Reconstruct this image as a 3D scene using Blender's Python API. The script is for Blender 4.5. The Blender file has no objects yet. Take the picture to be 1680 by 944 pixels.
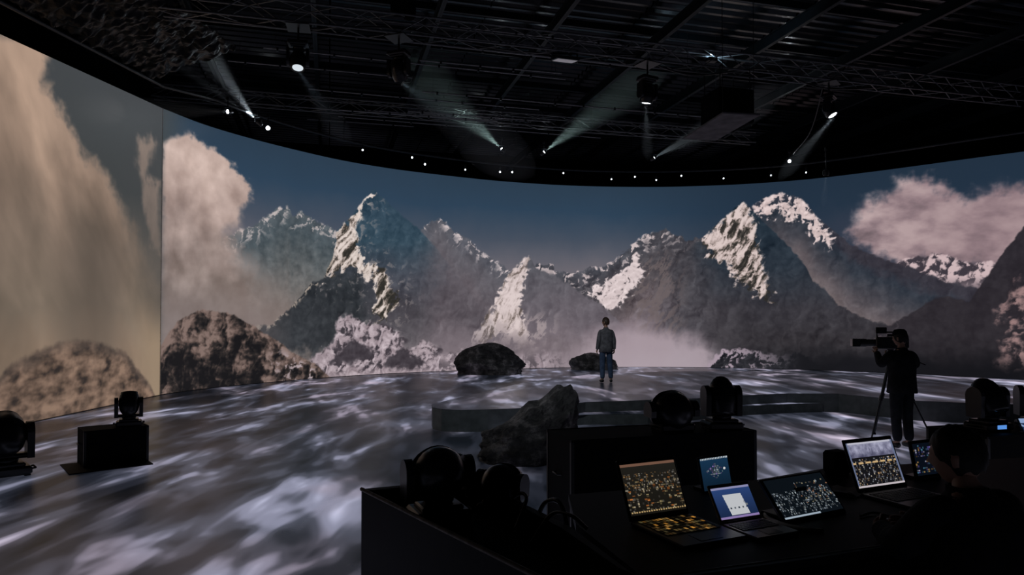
import bpy, math, random
import numpy as np
from mathutils import Vector, Matrix, Euler, noise as mnoise
random.seed(7)
scene = bpy.context.scene
COL = scene.collection
PI = math.pi
# ---------------------------------------------------------------- camera, world, exposure
cam_data = bpy.data.cameras.new('camera'); cam = bpy.data.objects.new('camera', cam_data); COL.objects.link(cam)
cam_data.sensor_width = 36.0; cam_data.lens = 24.0; cam_data.shift_y = 30.5 / 1680
cam_data.clip_end = 200; cam.location = (0, 0, 1.92); cam.rotation_euler = (math.radians(91.2), 0, 0)
scene.camera = cam
world = bpy.data.worlds.new('dark_studio'); scene.world = world; world.use_nodes = True
world.node_tree.nodes['Background'].inputs[0].default_value = (.010, .013, .017, 1)
world.node_tree.nodes['Background'].inputs[1].default_value = .05
vs = scene.view_settings; vs.view_transform = 'Standard'; vs.look = 'None'; vs.exposure = 0.0; vs.gamma = 1.0; vs.use_curve_mapping = False
scene.cycles.adaptive_threshold = .03; scene.cycles.max_bounces = 5; scene.cycles.diffuse_bounces = 2; scene.cycles.glossy_bounces = 3; scene.cycles.volume_bounces = 0
scene.cycles.caustics_reflective = False; scene.cycles.caustics_refractive = False
# unseen key light added above the viewer to brighten person and boulders
KEY_POS = Vector((-3.2, 5.2, 9.0)); KEY_AIM = Vector((2.0, 15.5, .6))
key_data = bpy.data.lights.new('key_source', 'SPOT'); key_data.energy = 1500; key_data.spot_size = math.radians(58); key_data.spot_blend = .8
key_data.color = (.86, .93, 1); key_data.shadow_soft_size = .12
key = bpy.data.objects.new('key_source', key_data); COL.objects.link(key); key.location = KEY_POS; key.rotation_euler = (KEY_AIM - KEY_POS).to_track_quat('-Z', 'Y').to_euler()

# plan of the LED wall in metres (camera stands at the origin)
WALL_PTS=[(-9.06,17.60),(-8.66,19.0),(-8.00,20.34),(-7.02,21.85),(-5.88,23.30),(-4.67,24.40),(-3.33,25.32),(-1.11,26.55),(0.49,27.2),(2.16,27.69),(3.86,27.95),(5.53,28.03),(7.02,27.93),(9.33,27.45),(11.45,26.55),(13.17,25.28),(14.60,24.0),(15.80,22.87),(16.75,22.05),(18.6,20.4),(20.2,18.7)]
def catmull(P,n=60):
    P=np.array(P,float); Q=np.vstack([2*P[0]-P[1],P,2*P[-1]-P[-2]]); out=[]
    t=np.linspace(0,1,n,endpoint=False)[:,None]
    for i in range(len(P)-1):
        a,b,c,d=Q[i:i+4]
        out.append(.5*((2*b)+(c-a)*t+(2*a-5*b+4*c-d)*t**2+(-a+3*b-3*c+d)*t**3))
    out.append(P[-1:]); return np.vstack(out)
WALL_XY=catmull(WALL_PTS)
WALL_U=np.r_[0,np.cumsum(np.hypot(*np.diff(WALL_XY,axis=0).T))]
WALL_H=7.42
# outlines shown on the LED screen: (metres along the wall from the corner, metres above the floor)
TR = {
 'm1': [(2.09,4.21),(2.36,4.39),(2.87,4.61),(3.16,4.75),(3.59,5.02),(3.97,5.26),(4.22,5.49),(4.38,5.45),(4.54,5.59),(4.72,5.30),(5.03,5.44),(5.36,5.34),(5.75,5.18),(6.16,5.09),(6.65,4.82),(7.37,4.61)],
 'cloud': [(0.03,6.52),(0.44,6.71),(1.03,6.94),(1.26,6.80),(1.63,6.75),(2.06,6.64),(2.49,6.44),(2.86,6.15),(3.17,5.87),(3.08,5.47),(2.78,5.23),(2.72,4.91),(2.29,4.68),(2.13,4.36),(2.62,3.82),(3.06,3.13),(3.62,2.41),(4.18,1.75),(4.53,1.26),(4.54,-0.28),(-0.00,0.13)],
 'bould': [(0.02,1.28),(0.29,1.58),(0.58,1.86),(1.02,2.10),(1.53,2.21),(2.11,2.18),(2.53,2.08),(2.97,1.90),(3.25,1.79),(3.69,1.53),(4.23,1.27),(4.69,0.93),(5.23,0.65),(5.71,0.43),(6.31,-0.05)],
 'm2': [(3.19,1.48),(3.47,1.75),(4.00,1.79),(4.45,2.17),(4.75,2.37),(5.05,2.69),(5.52,3.18),(5.93,3.30),(6.31,4.00),(6.41,4.63),(6.45,4.95),(6.64,5.14),(7.12,5.65),(7.43,6.05),(7.67,6.31),(7.84,6.55),(7.96,6.67),(8.08,6.45),(8.40,6.22),(8.81,5.93),(9.23,5.63),(9.71,5.33),(10.53,4.54),(11.54,3.35),(12.58,2.06),(13.35,1.10)],
 'm2lit': [(7.96,6.65),(7.67,6.31),(7.12,5.65),(6.64,5.14),(6.43,4.84),(6.36,4.11),(5.98,3.31),(6.29,3.45),(6.65,3.65),(7.13,3.74),(7.45,3.61),(7.93,3.35),(7.98,2.76),(7.93,2.20),(8.17,1.83),(8.51,2.12),(8.94,2.65),(8.70,2.93),(8.58,3.44),(8.26,3.86),(7.85,3.84),(7.44,4.03),(7.32,4.39),(7.32,5.18),(7.53,5.84)],
 'm3': [(9.30,5.08),(9.84,5.29),(10.11,5.54),(10.45,5.75),(10.65,5.72),(10.95,5.49),(11.21,5.25),(11.54,5.17),(11.80,5.07),(12.06,4.78),(12.39,4.51),(12.84,4.26),(13.27,4.06),(13.53,3.87),(14.38,3.16),(15.68,2.07)],
 'm4': [(11.04,0.21),(11.73,1.12),(12.40,1.90),(12.76,2.54),(13.02,3.09),(13.27,3.51),(13.53,3.83),(13.94,4.25),(14.31,4.50),(14.46,4.34),(14.64,4.02),(14.98,3.86),(15.42,3.72),(15.86,3.48),(16.27,3.23),(16.89,2.82),(17.40,2.57),(17.73,2.24),(18.23,1.82),(19.24,1.07)],
 'm4lit': [(14.31,4.50),(13.94,4.25),(13.53,3.83),(13.22,3.43),(12.97,2.78),(12.71,2.30),(12.40,1.83),(11.80,1.17),(12.19,1.00),(12.97,1.30),(13.40,1.58),(13.66,1.10),(14.38,0.36),(14.77,0.41),(14.33,1.34),(14.07,2.07),(14.00,2.79),(14.10,3.52),(14.33,4.02)],
 'm5': [(13.87,3.28),(14.64,4.20),(14.98,4.15),(15.35,4.21),(15.42,3.87),(15.86,3.88),(16.28,3.86),(16.71,3.99),(17.15,4.06),(17.55,4.14),(17.81,4.32),(18.24,4.65),(18.57,4.90),(18.82,5.15),(19.25,5.46),(19.75,5.63),(20.08,5.71),(20.42,5.40),(20.71,5.44),(20.91,5.19),(21.22,5.31),(21.51,5.23),(22.65,4.53),(23.57,3.29)],
 'm5snow': [(16.84,2.99),(17.22,3.32),(17.81,3.64),(18.42,4.00),(18.82,4.75),(19.07,4.65),(18.92,4.25),(19.25,3.95),(18.57,3.07),(18.24,2.65),(17.73,2.32),(17.40,2.62)],
 'm7': [(20.73,4.57),(21.22,5.06),(21.51,5.23),(21.78,5.55),(22.12,5.84),(22.50,6.20),(22.90,6.58),(23.14,6.71),(23.37,6.48),(23.53,6.23),(24.50,5.20),(25.38,4.13),(25.66,3.48),(26.09,3.07),(26.51,2.59),(27.15,2.13),(27.70,1.90),(28.16,1.76),(28.59,1.50)],
 'm7lit': [(23.14,6.71),(22.50,6.20),(21.78,5.55),(21.51,5.18),(21.63,4.80),(21.99,4.30),(22.42,4.29),(22.72,3.67),(23.00,3.30),(23.30,3.34),(23.57,3.04),(23.91,2.67),(24.14,2.55),(24.08,3.28),(23.92,4.01),(23.70,4.75),(23.54,5.37),(23.59,5.73),(23.41,6.35)],
 'm8': [(23.02,6.37),(23.37,6.48),(23.76,6.70),(24.22,6.92),(24.58,7.01),(24.89,6.82),(25.25,6.72),(25.55,6.40),(25.77,6.01),(26.11,5.65),(26.54,5.24),(26.96,4.81),(27.52,4.48),(28.19,4.12),(28.85,3.86),(29.48,3.55),(30.08,3.25),(30.69,3.08),(30.91,3.01),(32.22,2.43)],
 'm8lit': [(23.37,6.48),(23.76,6.70),(24.22,6.92),(24.58,7.01),(25.25,6.72),(25.55,6.40),(25.83,5.95),(26.15,5.46),(26.37,5.09),(26.36,4.62),(25.93,5.00),(25.61,5.38),(25.39,5.63),(24.95,5.85),(24.73,6.03),(24.39,6.13),(24.05,6.08),(23.71,6.22)],
 'm10': [(28.22,3.83),(28.58,4.03),(29.05,4.16),(29.49,4.20),(29.80,4.24),(30.09,4.16),(30.45,3.99),(30.80,3.84),(31.26,3.88),(31.48,3.80),(32.24,3.62)],
 'rcloud': [(26.84,5.12),(27.18,5.32),(27.33,6.00),(27.68,6.41),(28.21,6.58),(28.55,6.95),(28.89,7.02),(29.52,6.99),(29.98,6.71),(30.24,6.30),(30.72,6.15),(31.17,6.22),(31.84,6.36),(32.59,6.36),(33.50,6.05),(33.46,3.56),(30.92,3.69),(28.72,3.92),(27.93,4.29),(27.32,4.74)],
 'm11': [(27.90,1.50),(28.44,1.83),(28.70,1.99),(29.03,2.20),(29.41,2.48),(29.71,2.69),(30.08,2.74),(30.51,2.63),(30.73,2.56),(30.96,2.93),(31.26,3.41),(31.60,4.00),(31.93,4.50),(32.26,4.97),(32.89,5.93),(33.81,7.34)],
 'm11pink': [(32.23,3.03),(31.94,2.64),(31.66,2.24),(31.70,1.64),(31.89,1.14),(31.80,0.64),(31.55,0.33),(31.30,-0.11),(32.19,-0.33),(33.41,-0.44),(33.46,3.56)],
 'mist': [(14.12,-0.16),(15.16,0.20),(15.94,0.46),(16.70,1.03),(17.47,1.40),(18.74,1.74),(20.23,1.45),(21.44,1.13),(22.16,0.64),(22.86,-0.19)],
 'lsnow': [(5.23,0.33),(5.95,0.86),(6.38,1.18),(6.61,2.04),(7.02,2.09),(7.38,1.83),(8.22,1.72),(8.95,1.50),(9.31,0.83),(10.04,1.15),(10.41,1.03),(10.54,0.57),(11.55,0.78),(12.58,0.09),(12.58,-0.78),(5.24,-0.34)],
 'rrock': [(21.56,-0.06),(21.96,0.46),(22.27,0.74),(23.10,0.79),(23.78,0.66),(24.46,0.43),(25.02,0.70),(25.57,0.46),(26.00,0.05),(25.99,-0.75),(21.55,-0.90)],
 'lcl': [(-7.13,6.69),(-5.02,7.20),(-4.30,7.20),(-4.39,6.92),(-4.48,6.56),(-4.22,6.53),(-3.98,6.24),(-3.64,5.84),(-3.11,5.47),(-2.59,5.27),(-2.05,4.97),(-1.80,4.69),(-1.41,4.18),(-0.72,3.41),(-0.06,2.80),(0.01,-0.81),(-6.97,-0.67)],
 'lcl2': [(-1.11,6.27),(-0.58,6.50),(-0.31,6.36),(-0.60,5.95),(-0.76,5.48),(-0.11,5.46),(-0.08,3.58),(-0.50,3.85),(-0.65,4.36),(-0.80,4.72),(-0.98,5.29),(-1.15,5.81)],
 'lbould': [(-7.01,0.84),(-6.04,0.85),(-5.50,0.93),(-5.25,1.12),(-4.64,1.31),(-3.97,1.47),(-3.51,1.52),(-2.84,1.47),(-2.21,1.34),(-1.60,1.19),(-1.23,0.88),(-0.82,0.60),(-0.39,0.25),(-0.18,-0.00)],
}
# ---------------------------------------------------------------- the picture shown on the LED screen
class Noise:
    def __init__(s, seed):
        r = np.random.RandomState(seed); s.p = np.tile(r.permutation(256), 3).astype(np.int32)
        a = r.rand(256) * 2 * np.pi; s.gx = np.cos(a).astype(np.float32); s.gy = np.sin(a).astype(np.float32)
    def __call__(s, x, y):
        xi = np.floor(x); yi = np.floor(y); fx = (x - xi).astype(np.float32); fy = (y - yi).astype(np.float32)
        X = xi.astype(np.int32) & 255; Y = yi.astype(np.int32) & 255
        u = fx * fx * fx * (fx * (fx * 6 - 15) + 10); v = fy * fy * fy * (fy * (fy * 6 - 15) + 10)
        def g(i, j):
            h = s.p[s.p[(X + i) & 255] + ((Y + j) & 255)]
            return s.gx[h] * (fx - i) + s.gy[h] * (fy - j)
        a = g(0, 0); b = g(1, 0); c = g(0, 1); d = g(1, 1)
        p = a + u * (b - a); q = c + u * (d - c)
        return (p + v * (q - p)) * 1.5
def fbm(x, y, seed, octv=5, gain=.5):
    n = Noise(seed); t = 0; a = 1.; w = 0
    for i in range(octv):
        t = t + a * n(x + i * 17.3, y - i * 9.1); w += a; a *= gain; x = x * 2.03; y = y * 2.03
    return t / w * 1.6
def ridged(x, y, seed, octv=5, gain=.55):
    n = Noise(seed); t = 0; a = 1.; w = 0
    for i in range(octv):
        t = t + a * (1 - 2 * np.abs(n(x + i * 11.7, y + i * 5.3))); w += a; a *= gain; x = x * 2.07; y = y * 2.07
    return t / w
def sst(a, b, x):
    t = np.clip((x - a) / (b - a), 0, 1); return t * t * (3 - 2 * t)
def sdf(poly, x, y):                          # signed distance to a polygon, negative inside
    P = np.array(poly, np.float32); d = np.full(x.shape, 1e9, np.float32); ins = np.zeros(x.shape, bool)
    for i in range(len(P)):
        ax, ay = P[i]; bx, by = P[(i + 1) % len(P)]; ex, ey = bx - ax, by - ay
        t = np.clip(((x - ax) * ex + (y - ay) * ey) / (ex * ex + ey * ey + 1e-9), 0, 1)
        d = np.minimum(d, (x - ax - t * ex) ** 2 + (y - ay - t * ey) ** 2)
        c = (ay > y) != (by > y)
        ins ^= c & (x < ex * (y - ay) / (ey if abs(ey) > 1e-9 else 1e-9) + ax)
    return np.sqrt(d) * np.where(ins, -1, 1)
def rgb(*c): return np.array(c, np.float32)
def ramp(t, stops):                           # stops: (position, colour)
    ps = [s[0] for s in stops]; cs = np.array([s[1] for s in stops], np.float32)
    return np.stack([np.interp(t, ps, cs[:, k]) for k in range(3)], -1).astype(np.float32)
def mixc(img, col, m): return img + (col - img) * m[..., None]

def paint(u, v):
    """sRGB 0-255 picture of a mountain valley, u metres along the wall, v metres above the floor"""
    u = u.astype(np.float32); v = v.astype(np.float32)
    n1 = fbm(u * .9, v * .9, 1, 6); n2 = fbm(u * 4.5, v * 4.5, 2, 4); n3 = fbm(u * 2.2 + 40, v * 2.2, 3, 5)
    wu = u + .25 * n3; wv = v + .25 * n1
    rel = (ridged(wu * .8, wv * .55, 4, 4) - ridged(wu * .8 + .14, wv * .55 - .10, 4, 4)) * .8      # relief lit from the upper left
    relf = ridged(wu * 2.4, wv * 2.0, 5, 5) - ridged(wu * 2.4 + .22, wv * 2.0 - .2, 5, 5)
    def line(k): p = np.array(TR[k]); return np.interp(u, p[:, 0], p[:, 1], left=-9, right=-9)
    def ridge(k, amp=.10, soft=.05):          # everything below an outline
        R = line(k) + amp * n2 + amp * .6 * n3
        return sst(-soft, soft, R - v), R - v
    def face(k, warp=.12, soft=.08):
        return sst(soft, -soft, sdf(TR[k], u + warp * n3 + .05 * n2, v + warp * n2) - .20 * relf - .10 * n3)
    def streak(a, su, sv, seed):              # noise drawn out along the slope direction a
        c, s = math.cos(a), math.sin(a); x = u * c + v * s; y = -u * s + v * c
        return (ridged(x * su + .3 * n3, y * sv + .3 * n1, seed, 5, .62) - .38) * 1.9
    # sky
    img = ramp(v + .15 * n1, [(3.0, (118, 110, 114)), (4.1, (104, 101, 109)), (5.1, (72, 80, 94)), (6.3, (46, 66, 86)), (7.4, (44, 61, 78))])
    dk = sst(17, 25, u); img = mixc(img, rgb(30, 44, 60), dk * .75)
    img = mixc(img, rgb(74, 70, 84), sst(24, 30, u) * sst(6.6, 5.5, v + .5 * n1) * .6)
    grey = sst(1.2, -.2, u); img = mixc(img, rgb(64, 70, 74), grey)
    # cloud on the right
    d = sdf(TR['rcloud'], u + .35 * n1 + .12 * n2, v + .30 * n3 + .08 * n2); m = sst(.30, -.35, d)
    cb = fbm(u * .8 - v * .3, v * 1.5 + u * .25, 95, 5); cc = ramp(cb * .75 + .55 + (v - 5) * .05 - d * .12, [(0, (106, 92, 97)), (.4, (142, 122, 127)), (.75, (172, 150, 152)), (1.1, (190, 168, 168))])
    cc = mixc(cc, rgb(140, 116, 122), sst(26, 32, u) * .5)
    img = mixc(img, cc, m)
    # far snow range on the right
    m, d = ridge('m10', .08); tex = sst(-.12, .2, relf * .8 + n3 * .5)
    img = mixc(img, mixc(np.broadcast_to(rgb(62, 56, 64), img.shape), rgb(204, 180, 182), tex), m)
    img = mixc(img, rgb(122, 108, 114), sst(3.5, 2.9, v) * m)
    # hazy range on the left
    m, d = ridge('m1', .07)
    c = ramp(d + .1 * n2, [(0, (84, 92, 98)), (.6, (72, 82, 88)), (1.6, (92, 96, 98)), (2.6, (110, 106, 104)), (3.4, (124, 114, 110))])
    c = c + (rel * 30)[..., None] + (n2 * 9)[..., None]
    sn = sst(.9, .1, d + .3 * n3) * sst(-.05, .3, relf + .55 * n3 - .30 * d)
    c = mixc(c, rgb(196, 184, 182), sn * .95)
    img = mixc(img, c, m)
    # cloud bank and mist on the left
    d = sdf(TR['cloud'], u + .16 * n3 + .10 * n2, v + .2 * n1 + .09 * n2)
    soft = np.interp(v, [1, 3.5, 4.6, 5.4], [1.7, 1.3, .5, .16]); m = sst(soft, -soft * .35, d)
    cc = ramp(v + .9 * n1, [(1.2, (150, 134, 127)), (2.6, (132, 118, 112)), (3.8, (150, 133, 127)), (5.2, (176, 154, 146)), (6.8, (198, 174, 164))])
    cc = cc + (18 * n1 + 12 * fbm(u * 1.6, v * 1.6, 9, 5))[..., None]
    img = mixc(img, cc, m * sst(-.3, .2, u))
    # range right of the main peak
    m, d = ridge('m3', .09)
    c = ramp(d + .25 * n1, [(0, (84, 86, 95)), (.7, (94, 92, 99)), (1.8, (98, 91, 97)), (3., (84, 77, 83)), (4.2, (112, 102, 108))])
    c = c + (rel * 22 + n2 * 5 + relf * 7)[..., None]
    sn = sst(.8, .0, d + .35 * n3) * sst(.08, .32, relf + .5 * n3 - .3 * d)
    img = mixc(img, mixc(c, rgb(208, 194, 194), sn), m)
    # massif right of centre
    m, d = ridge('m5', .11)
    c = ramp(d + .3 * n1, [(0, (74, 76, 84)), (.7, (70, 68, 74)), (1.8, (82, 76, 80)), (2.6, (98, 88, 92)), (3.6, (110, 100, 106))])
    c = mixc(c, rgb(66, 64, 70), sst(19.0, 21.0, u + .3 * n3) * .85)
    c = c + (rel * 34 + n2 * 7 + relf * 12)[..., None]
    sn = sst(1.2, .1, d + .4 * n3) * sst(.02, .3, relf + .55 * n3 - .14 * d) * sst(21.4, 19.6, u)
    c = mixc(c, rgb(204, 188, 188), sn)
    c = mixc(c, rgb(110, 98, 98), sst(.15, .4, streak(1.0, .8, 2.4, 21) + .3 * n3) * sst(18.0, 19.2, u) * sst(21.2, 20, u) * sst(.7, 1.4, d) * .7)
    sf = face('m5snow', .16, .06); c = mixc(c, rgb(212, 196, 196) + (relf * 30)[..., None], sf * sst(-.62, -.32, relf * .7 + n2 * .35 - .1))
    img = mixc(img, c, m)
    # high summit behind the right peak
    m, d = ridge('m8', .07)
    c = ramp(d + .25 * n1, [(0, (50, 54, 66)), (.8, (48, 54, 64)), (1.5, (68, 67, 74)), (2.2, (96, 88, 92)), (3.2, (126, 113, 112))])
    c = mixc(c, rgb(54, 50, 58), sst(.9, .25, d + .2 * n3) * sst(25.6, 27.2, u) * .8)
    c = c + (rel * 20 + n2 * 4 + relf * 6)[..., None]
    lf = face('m8lit', .22, .08); c = mixc(c, rgb(206, 186, 184) + (relf * 40)[..., None], lf * sst(-.16, .06, relf * .7 + n3 * .5 + .1))
    img = mixc(img, c, m)
    # right peak
    m, d = ridge('m7', .08)
    c = ramp(v + .2 * n1, [(.2, (32, 31, 35)), (1.1, (50, 47, 51)), (2.4, (54, 52, 58)), (4., (44, 52, 62)), (6.4, (34, 48, 60))])
    c = mixc(c, rgb(74, 70, 75), sst(24.2, 21.2, u) * sst(4.6, 1.6, v) * .7)
    c = c + (rel * 18 + n2 * 5 + 8 * n1 + relf * 6)[..., None]
    lf = face('m7lit', .20, .09); st = streak(1.05, .9, 2.6, 31)
    lit = ramp(st + .55 * relf + .25 * n3 + (v - 4.6) * .10 - .06, [(-.5, (44, 42, 40)), (-.12, (84, 78, 72)), (.12, (160, 143, 138)), (.40, (204, 186, 182)), (.75, (218, 200, 196))])
    c = mixc(c, lit, lf)
    img = mixc(img, c, m * np.maximum(sst(20.7, 22.4, u + .4 * n1), lf))
    # centre peak
    m, d = ridge('m4', .07)
    c = ramp(v + .25 * n1, [(.4, (126, 114, 120)), (1.4, (110, 101, 108)), (2.6, (100, 94, 101)), (4.3, (88, 88, 95))])
    c = c + (rel * 20 + n2 * 4 + 7 * n3 + relf * 6)[..., None]
    lf = face('m4lit', .13, .06); st = streak(1.1, .8, 2.4, 41)
    lit = ramp(st * .8 + .5 * relf + .06 + (.18 * sst(3.6, 2.6, v)), [(-.5, (84, 75, 71)), (-.12, (128, 114, 109)), (.12, (180, 165, 161)), (.35, (204, 188, 186)), (.7, (220, 204, 202))])
    c = mixc(c, lit, lf)
    sk = sst(.05, .4, st * .6 + n3 * .6 + .1 * relf) * sst(2.6, 1.6, v) * sst(.5, 1.0, v) * sst(11.9, 12.6, u) * sst(15.9, 14.8, u); c = mixc(c, rgb(178, 163, 163), sk * .75)
    img = mixc(img, c, m * sst(.6, 1.4, v + .3 * n3))
    # main peak
    m, d = ridge('m2', .06)
    c = ramp(v + .2 * n1, [(.5, (124, 114, 118)), (1.3, (92, 87, 92)), (2.3, (72, 69, 75)), (3.6, (68, 72, 82)), (4.8, (52, 72, 86)), (6.6, (46, 66, 82))])
    c = mixc(c, rgb(46, 50, 54), sst(8.2, 7.2, u + .2 * n3) * sst(4.0, 3.3, v + .2 * n2) * .85)
    c = mixc(c, rgb(104, 100, 108), sst(9.8, 11.6, u + .3 * n1) * .5)
    c = c + (rel * 24 + n2 * 6 + 6 * n1 + relf * 7)[..., None]
    lf = face('m2lit', .22, .07); st = streak(.95, .9, 3.0, 51)
    lit = ramp(st + .5 * relf + .2 * n3 + (v - 4.3) * .10 - .06, [(-.55, (48, 46, 42)), (-.18, (84, 77, 70)), (.06, (160, 145, 137)), (.32, (206, 192, 184)), (.7, (224, 210, 203))])
    sp = sst(.25, .5, relf + .5 * n3) * sst(1.3, .0, sdf(TR['m2lit'], u, v)) * .55; c = mixc(c, rgb(150, 140, 138), sp)
    c = mixc(c, lit, lf)
    ed = sst(.22, .02, d) * sst(7.1, 6.2, u) * sst(.0, .25, relf + .4 * n3); c = mixc(c, rgb(170, 156, 144), ed)
    img = mixc(img, c, m * sst(.5, 1.1, v + .3 * n3) * (1 - .85 * sst(9.2, 11.2, u + .5 * n1 + .25 * n3)))
    img = mixc(img, rgb(112, 103, 104), sst(5.2, 3.2, u + .5 * n1) * sst(3.4, 1.7, v) * .45 * sst(-.2, .3, u))
    # dark slope on the right
    m, d = ridge('m11', .05)
    c = ramp(v, [(0, (30, 28, 32)), (1.5, (46, 42, 47)), (4, (44, 40, 46))]) + (rel * 12 + n2 * 4)[..., None]
    c = mixc(c, rgb(112, 98, 104), sst(.22, .42, relf + .5 * n3) * sst(29.5, 27, u) * sst(.9, .1, d) * .6)
    pk = face('m11pink', .25, .25) * sst(-.2, .35, relf * .5 + n3 * .6) * .9; c = mixc(c, rgb(164, 132, 130), pk)
    img = mixc(img, c, m)
    # black foot of the slopes on the right
    img = mixc(img, rgb(20, 20, 24), sst(1.0, .2, v + .25 * n1) * sst(24.2, 26.6, u + .4 * n1) * sst(33.4, 32, u))
    # valley mist
    mm = sst(-.55, .45, line('mist') - v + .35 * n1 + .1 * n3) * sst(14.4, 16.8, u + .4 * n1) * sst(22.8, 21.4, u + .3 * n3)
    img = mixc(img, ramp(v + .4 * n1, [(0, (172, 158, 166)), (1.2, (166, 150, 158)), (2.4, (134, 120, 127))]), mm * .95)
    img = mixc(img, rgb(128, 116, 122), sst(2.1, .6, v + .4 * n1) * sst(9.5, 11, u) * sst(18, 15.5, u) * .6)
    # snow field and rocks at the foot
    d = sdf(TR['lsnow'], u + .25 * n3, v + .18 * n2 + .12 * n1); m = sst(.12, -.1, d)
    rk = sst(.26, -.24, relf * .8 + n3 * .7 + .14 - .25 * n1 + .3 * fbm(u * 6, v * 8, 91, 4)) * sst(.0, .25, v); rk = np.maximum(rk, sst(.12, -.05, sdf([(6.2, .5), (7.2, 1.3), (8., .75), (7.2, .5)], u + .2 * n2, v + .15 * n3)))
    rk = np.maximum(rk, sst(.15, -.05, sdf([(8.4, .35), (9.1, .95), (9.9, .3), (9.2, .15)], u + .25 * n2, v + .15 * n3)))
    img = mixc(img, mixc(rgb(164, 149, 155) + (relf * 48)[..., None], rgb(66, 60, 66) + (n2 * 14)[..., None], rk), m)
    lowl = sst(.75, .25, v + .22 * n3) * sst(9.8, 10.6, u) * sst(16.4, 14.8, u) * .85
    img = mixc(img, mixc(rgb(162, 147, 154) + (relf * 40)[..., None], rgb(88, 80, 86), sst(.0, .4, n3 - relf * .5)), lowl)
    d = sdf(TR['rrock'], u + .15 * n3, v + .12 * n2); m = sst(.06, -.06, d)
    sn = sst(-.08, .18, relf + .45 * n3 - .35 + .9 * sst(.35, .0, -d)); c = mixc(rgb(42, 42, 47) + (relf * 26 + n2 * 8)[..., None], rgb(164, 148, 160), sn * sst(26, 22.2, u)); c = mixc(c, rgb(22, 22, 26), sst(24.2, 25.4, u))
    img = mixc(img, c, m)
    # boulder at the corner
    m, d = ridge('bould', .045, .03); m = m * sst(-.05, .05, u)
    t = relf * .45 + rel * 1.3 + .55 * n1 + .45 * n3 + .25 * fbm(u * 5 - v * 3, v * 9 + u * 2, 81, 4) + .05 + .35 * sst(.6, 0., d) - .30 * sst(1.0, 1.9, d) * sst(4.2, 2.6, u)
    c = ramp(t, [(-.4, (24, 23, 25)), (-.05, (46, 41, 40)), (.25, (90, 75, 70)), (.6, (130, 110, 103))])
    c = mixc(c, rgb(176, 160, 164), sst(.15, .4, relf + .3 * n3) * sst(3.6, 5, u + .5 * n1) * sst(.0, .3, d))
    img = mixc(img, c, m)
    # ---- the flat panel left of the corner
    L = sst(.01, -.01, u)
    s = ramp(v + .2 * n1, [(3.6, (84, 80, 76)), (5, (62, 65, 66)), (7.4, (68, 71, 74))])
    d = sdf(TR['lcl'], u + .14 * n3 + .08 * n2 + .1 * n1, v + .16 * n1 + .05 * n2); soft = np.interp(v, [2.5, 4, 5.5], [.9, .4, .16]); m = sst(soft, -soft * 1.3, d)
    b = fbm(u * .55 + 7, v * .32, 61, 4); b2 = fbm(u * 1.1 + v * .5, v * .6, 62, 5)
    cc = ramp(v + .5 * b2, [(1.3, (128, 110, 94)), (2.2, (108, 96, 84)), (3.6, (116, 101, 89)), (5., (140, 119, 104)), (6.8, (168, 142, 124))])
    cc = cc * (1 + .16 * b + .10 * b2)[..., None]
    cc = mixc(cc, rgb(170, 144, 126), sst(.75, .05, -d - .15 * n1) * sst(4., 5.2, v) * .55)
    cc = mixc(cc, rgb(92, 82, 74), sst(-4.2, -3.2, u + .5 * b) * sst(-1.2, -2.4, u) * sst(4.6, 3, v) * .5)
    s = mixc(s, cc, m)
    d = sdf(TR['lcl2'], u + .14 * n3, v + .25 * n1 + .12 * n2); s = mixc(s, ramp(v + .5 * n3, [(4, (112, 100, 92)), (5.4, (136, 119, 109)), (6.6, (150, 131, 119))]), sst(.20, -.16, d) * .8)
    s = mixc(s, rgb(160, 138, 114), sst(-1.6, -.2, u) * sst(2.6, 1.2, v) * .8)
    R = line('lbould') + .06 * n3 + .04 * n2; dd = R - v; m = sst(-.07, .09, dd)
    bl = fbm(u * 1.5 + .3 * n1, v * 2.6, 71, 4); t = .8 * bl + .35 * fbm(u * 4.2, v * 7, 72, 3) + .14
    c = ramp(t, [(-.5, (46, 40, 38)), (-.1, (88, 72, 62)), (.25, (116, 95, 82)), (.7, (142, 117, 100))])
    c = mixc(c, rgb(70, 62, 58), sst(.35, .02, dd + .1 * bl) * .55)
    s = mixc(s, c, m)
    img = mixc(img, s, L)
    return np.clip(img, 6, 235)
def to_linear(c):
    c = c / 255.; return np.where(c <= .04045, c / 12.92, ((c + .055) / 1.055) ** 2.4)
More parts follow.
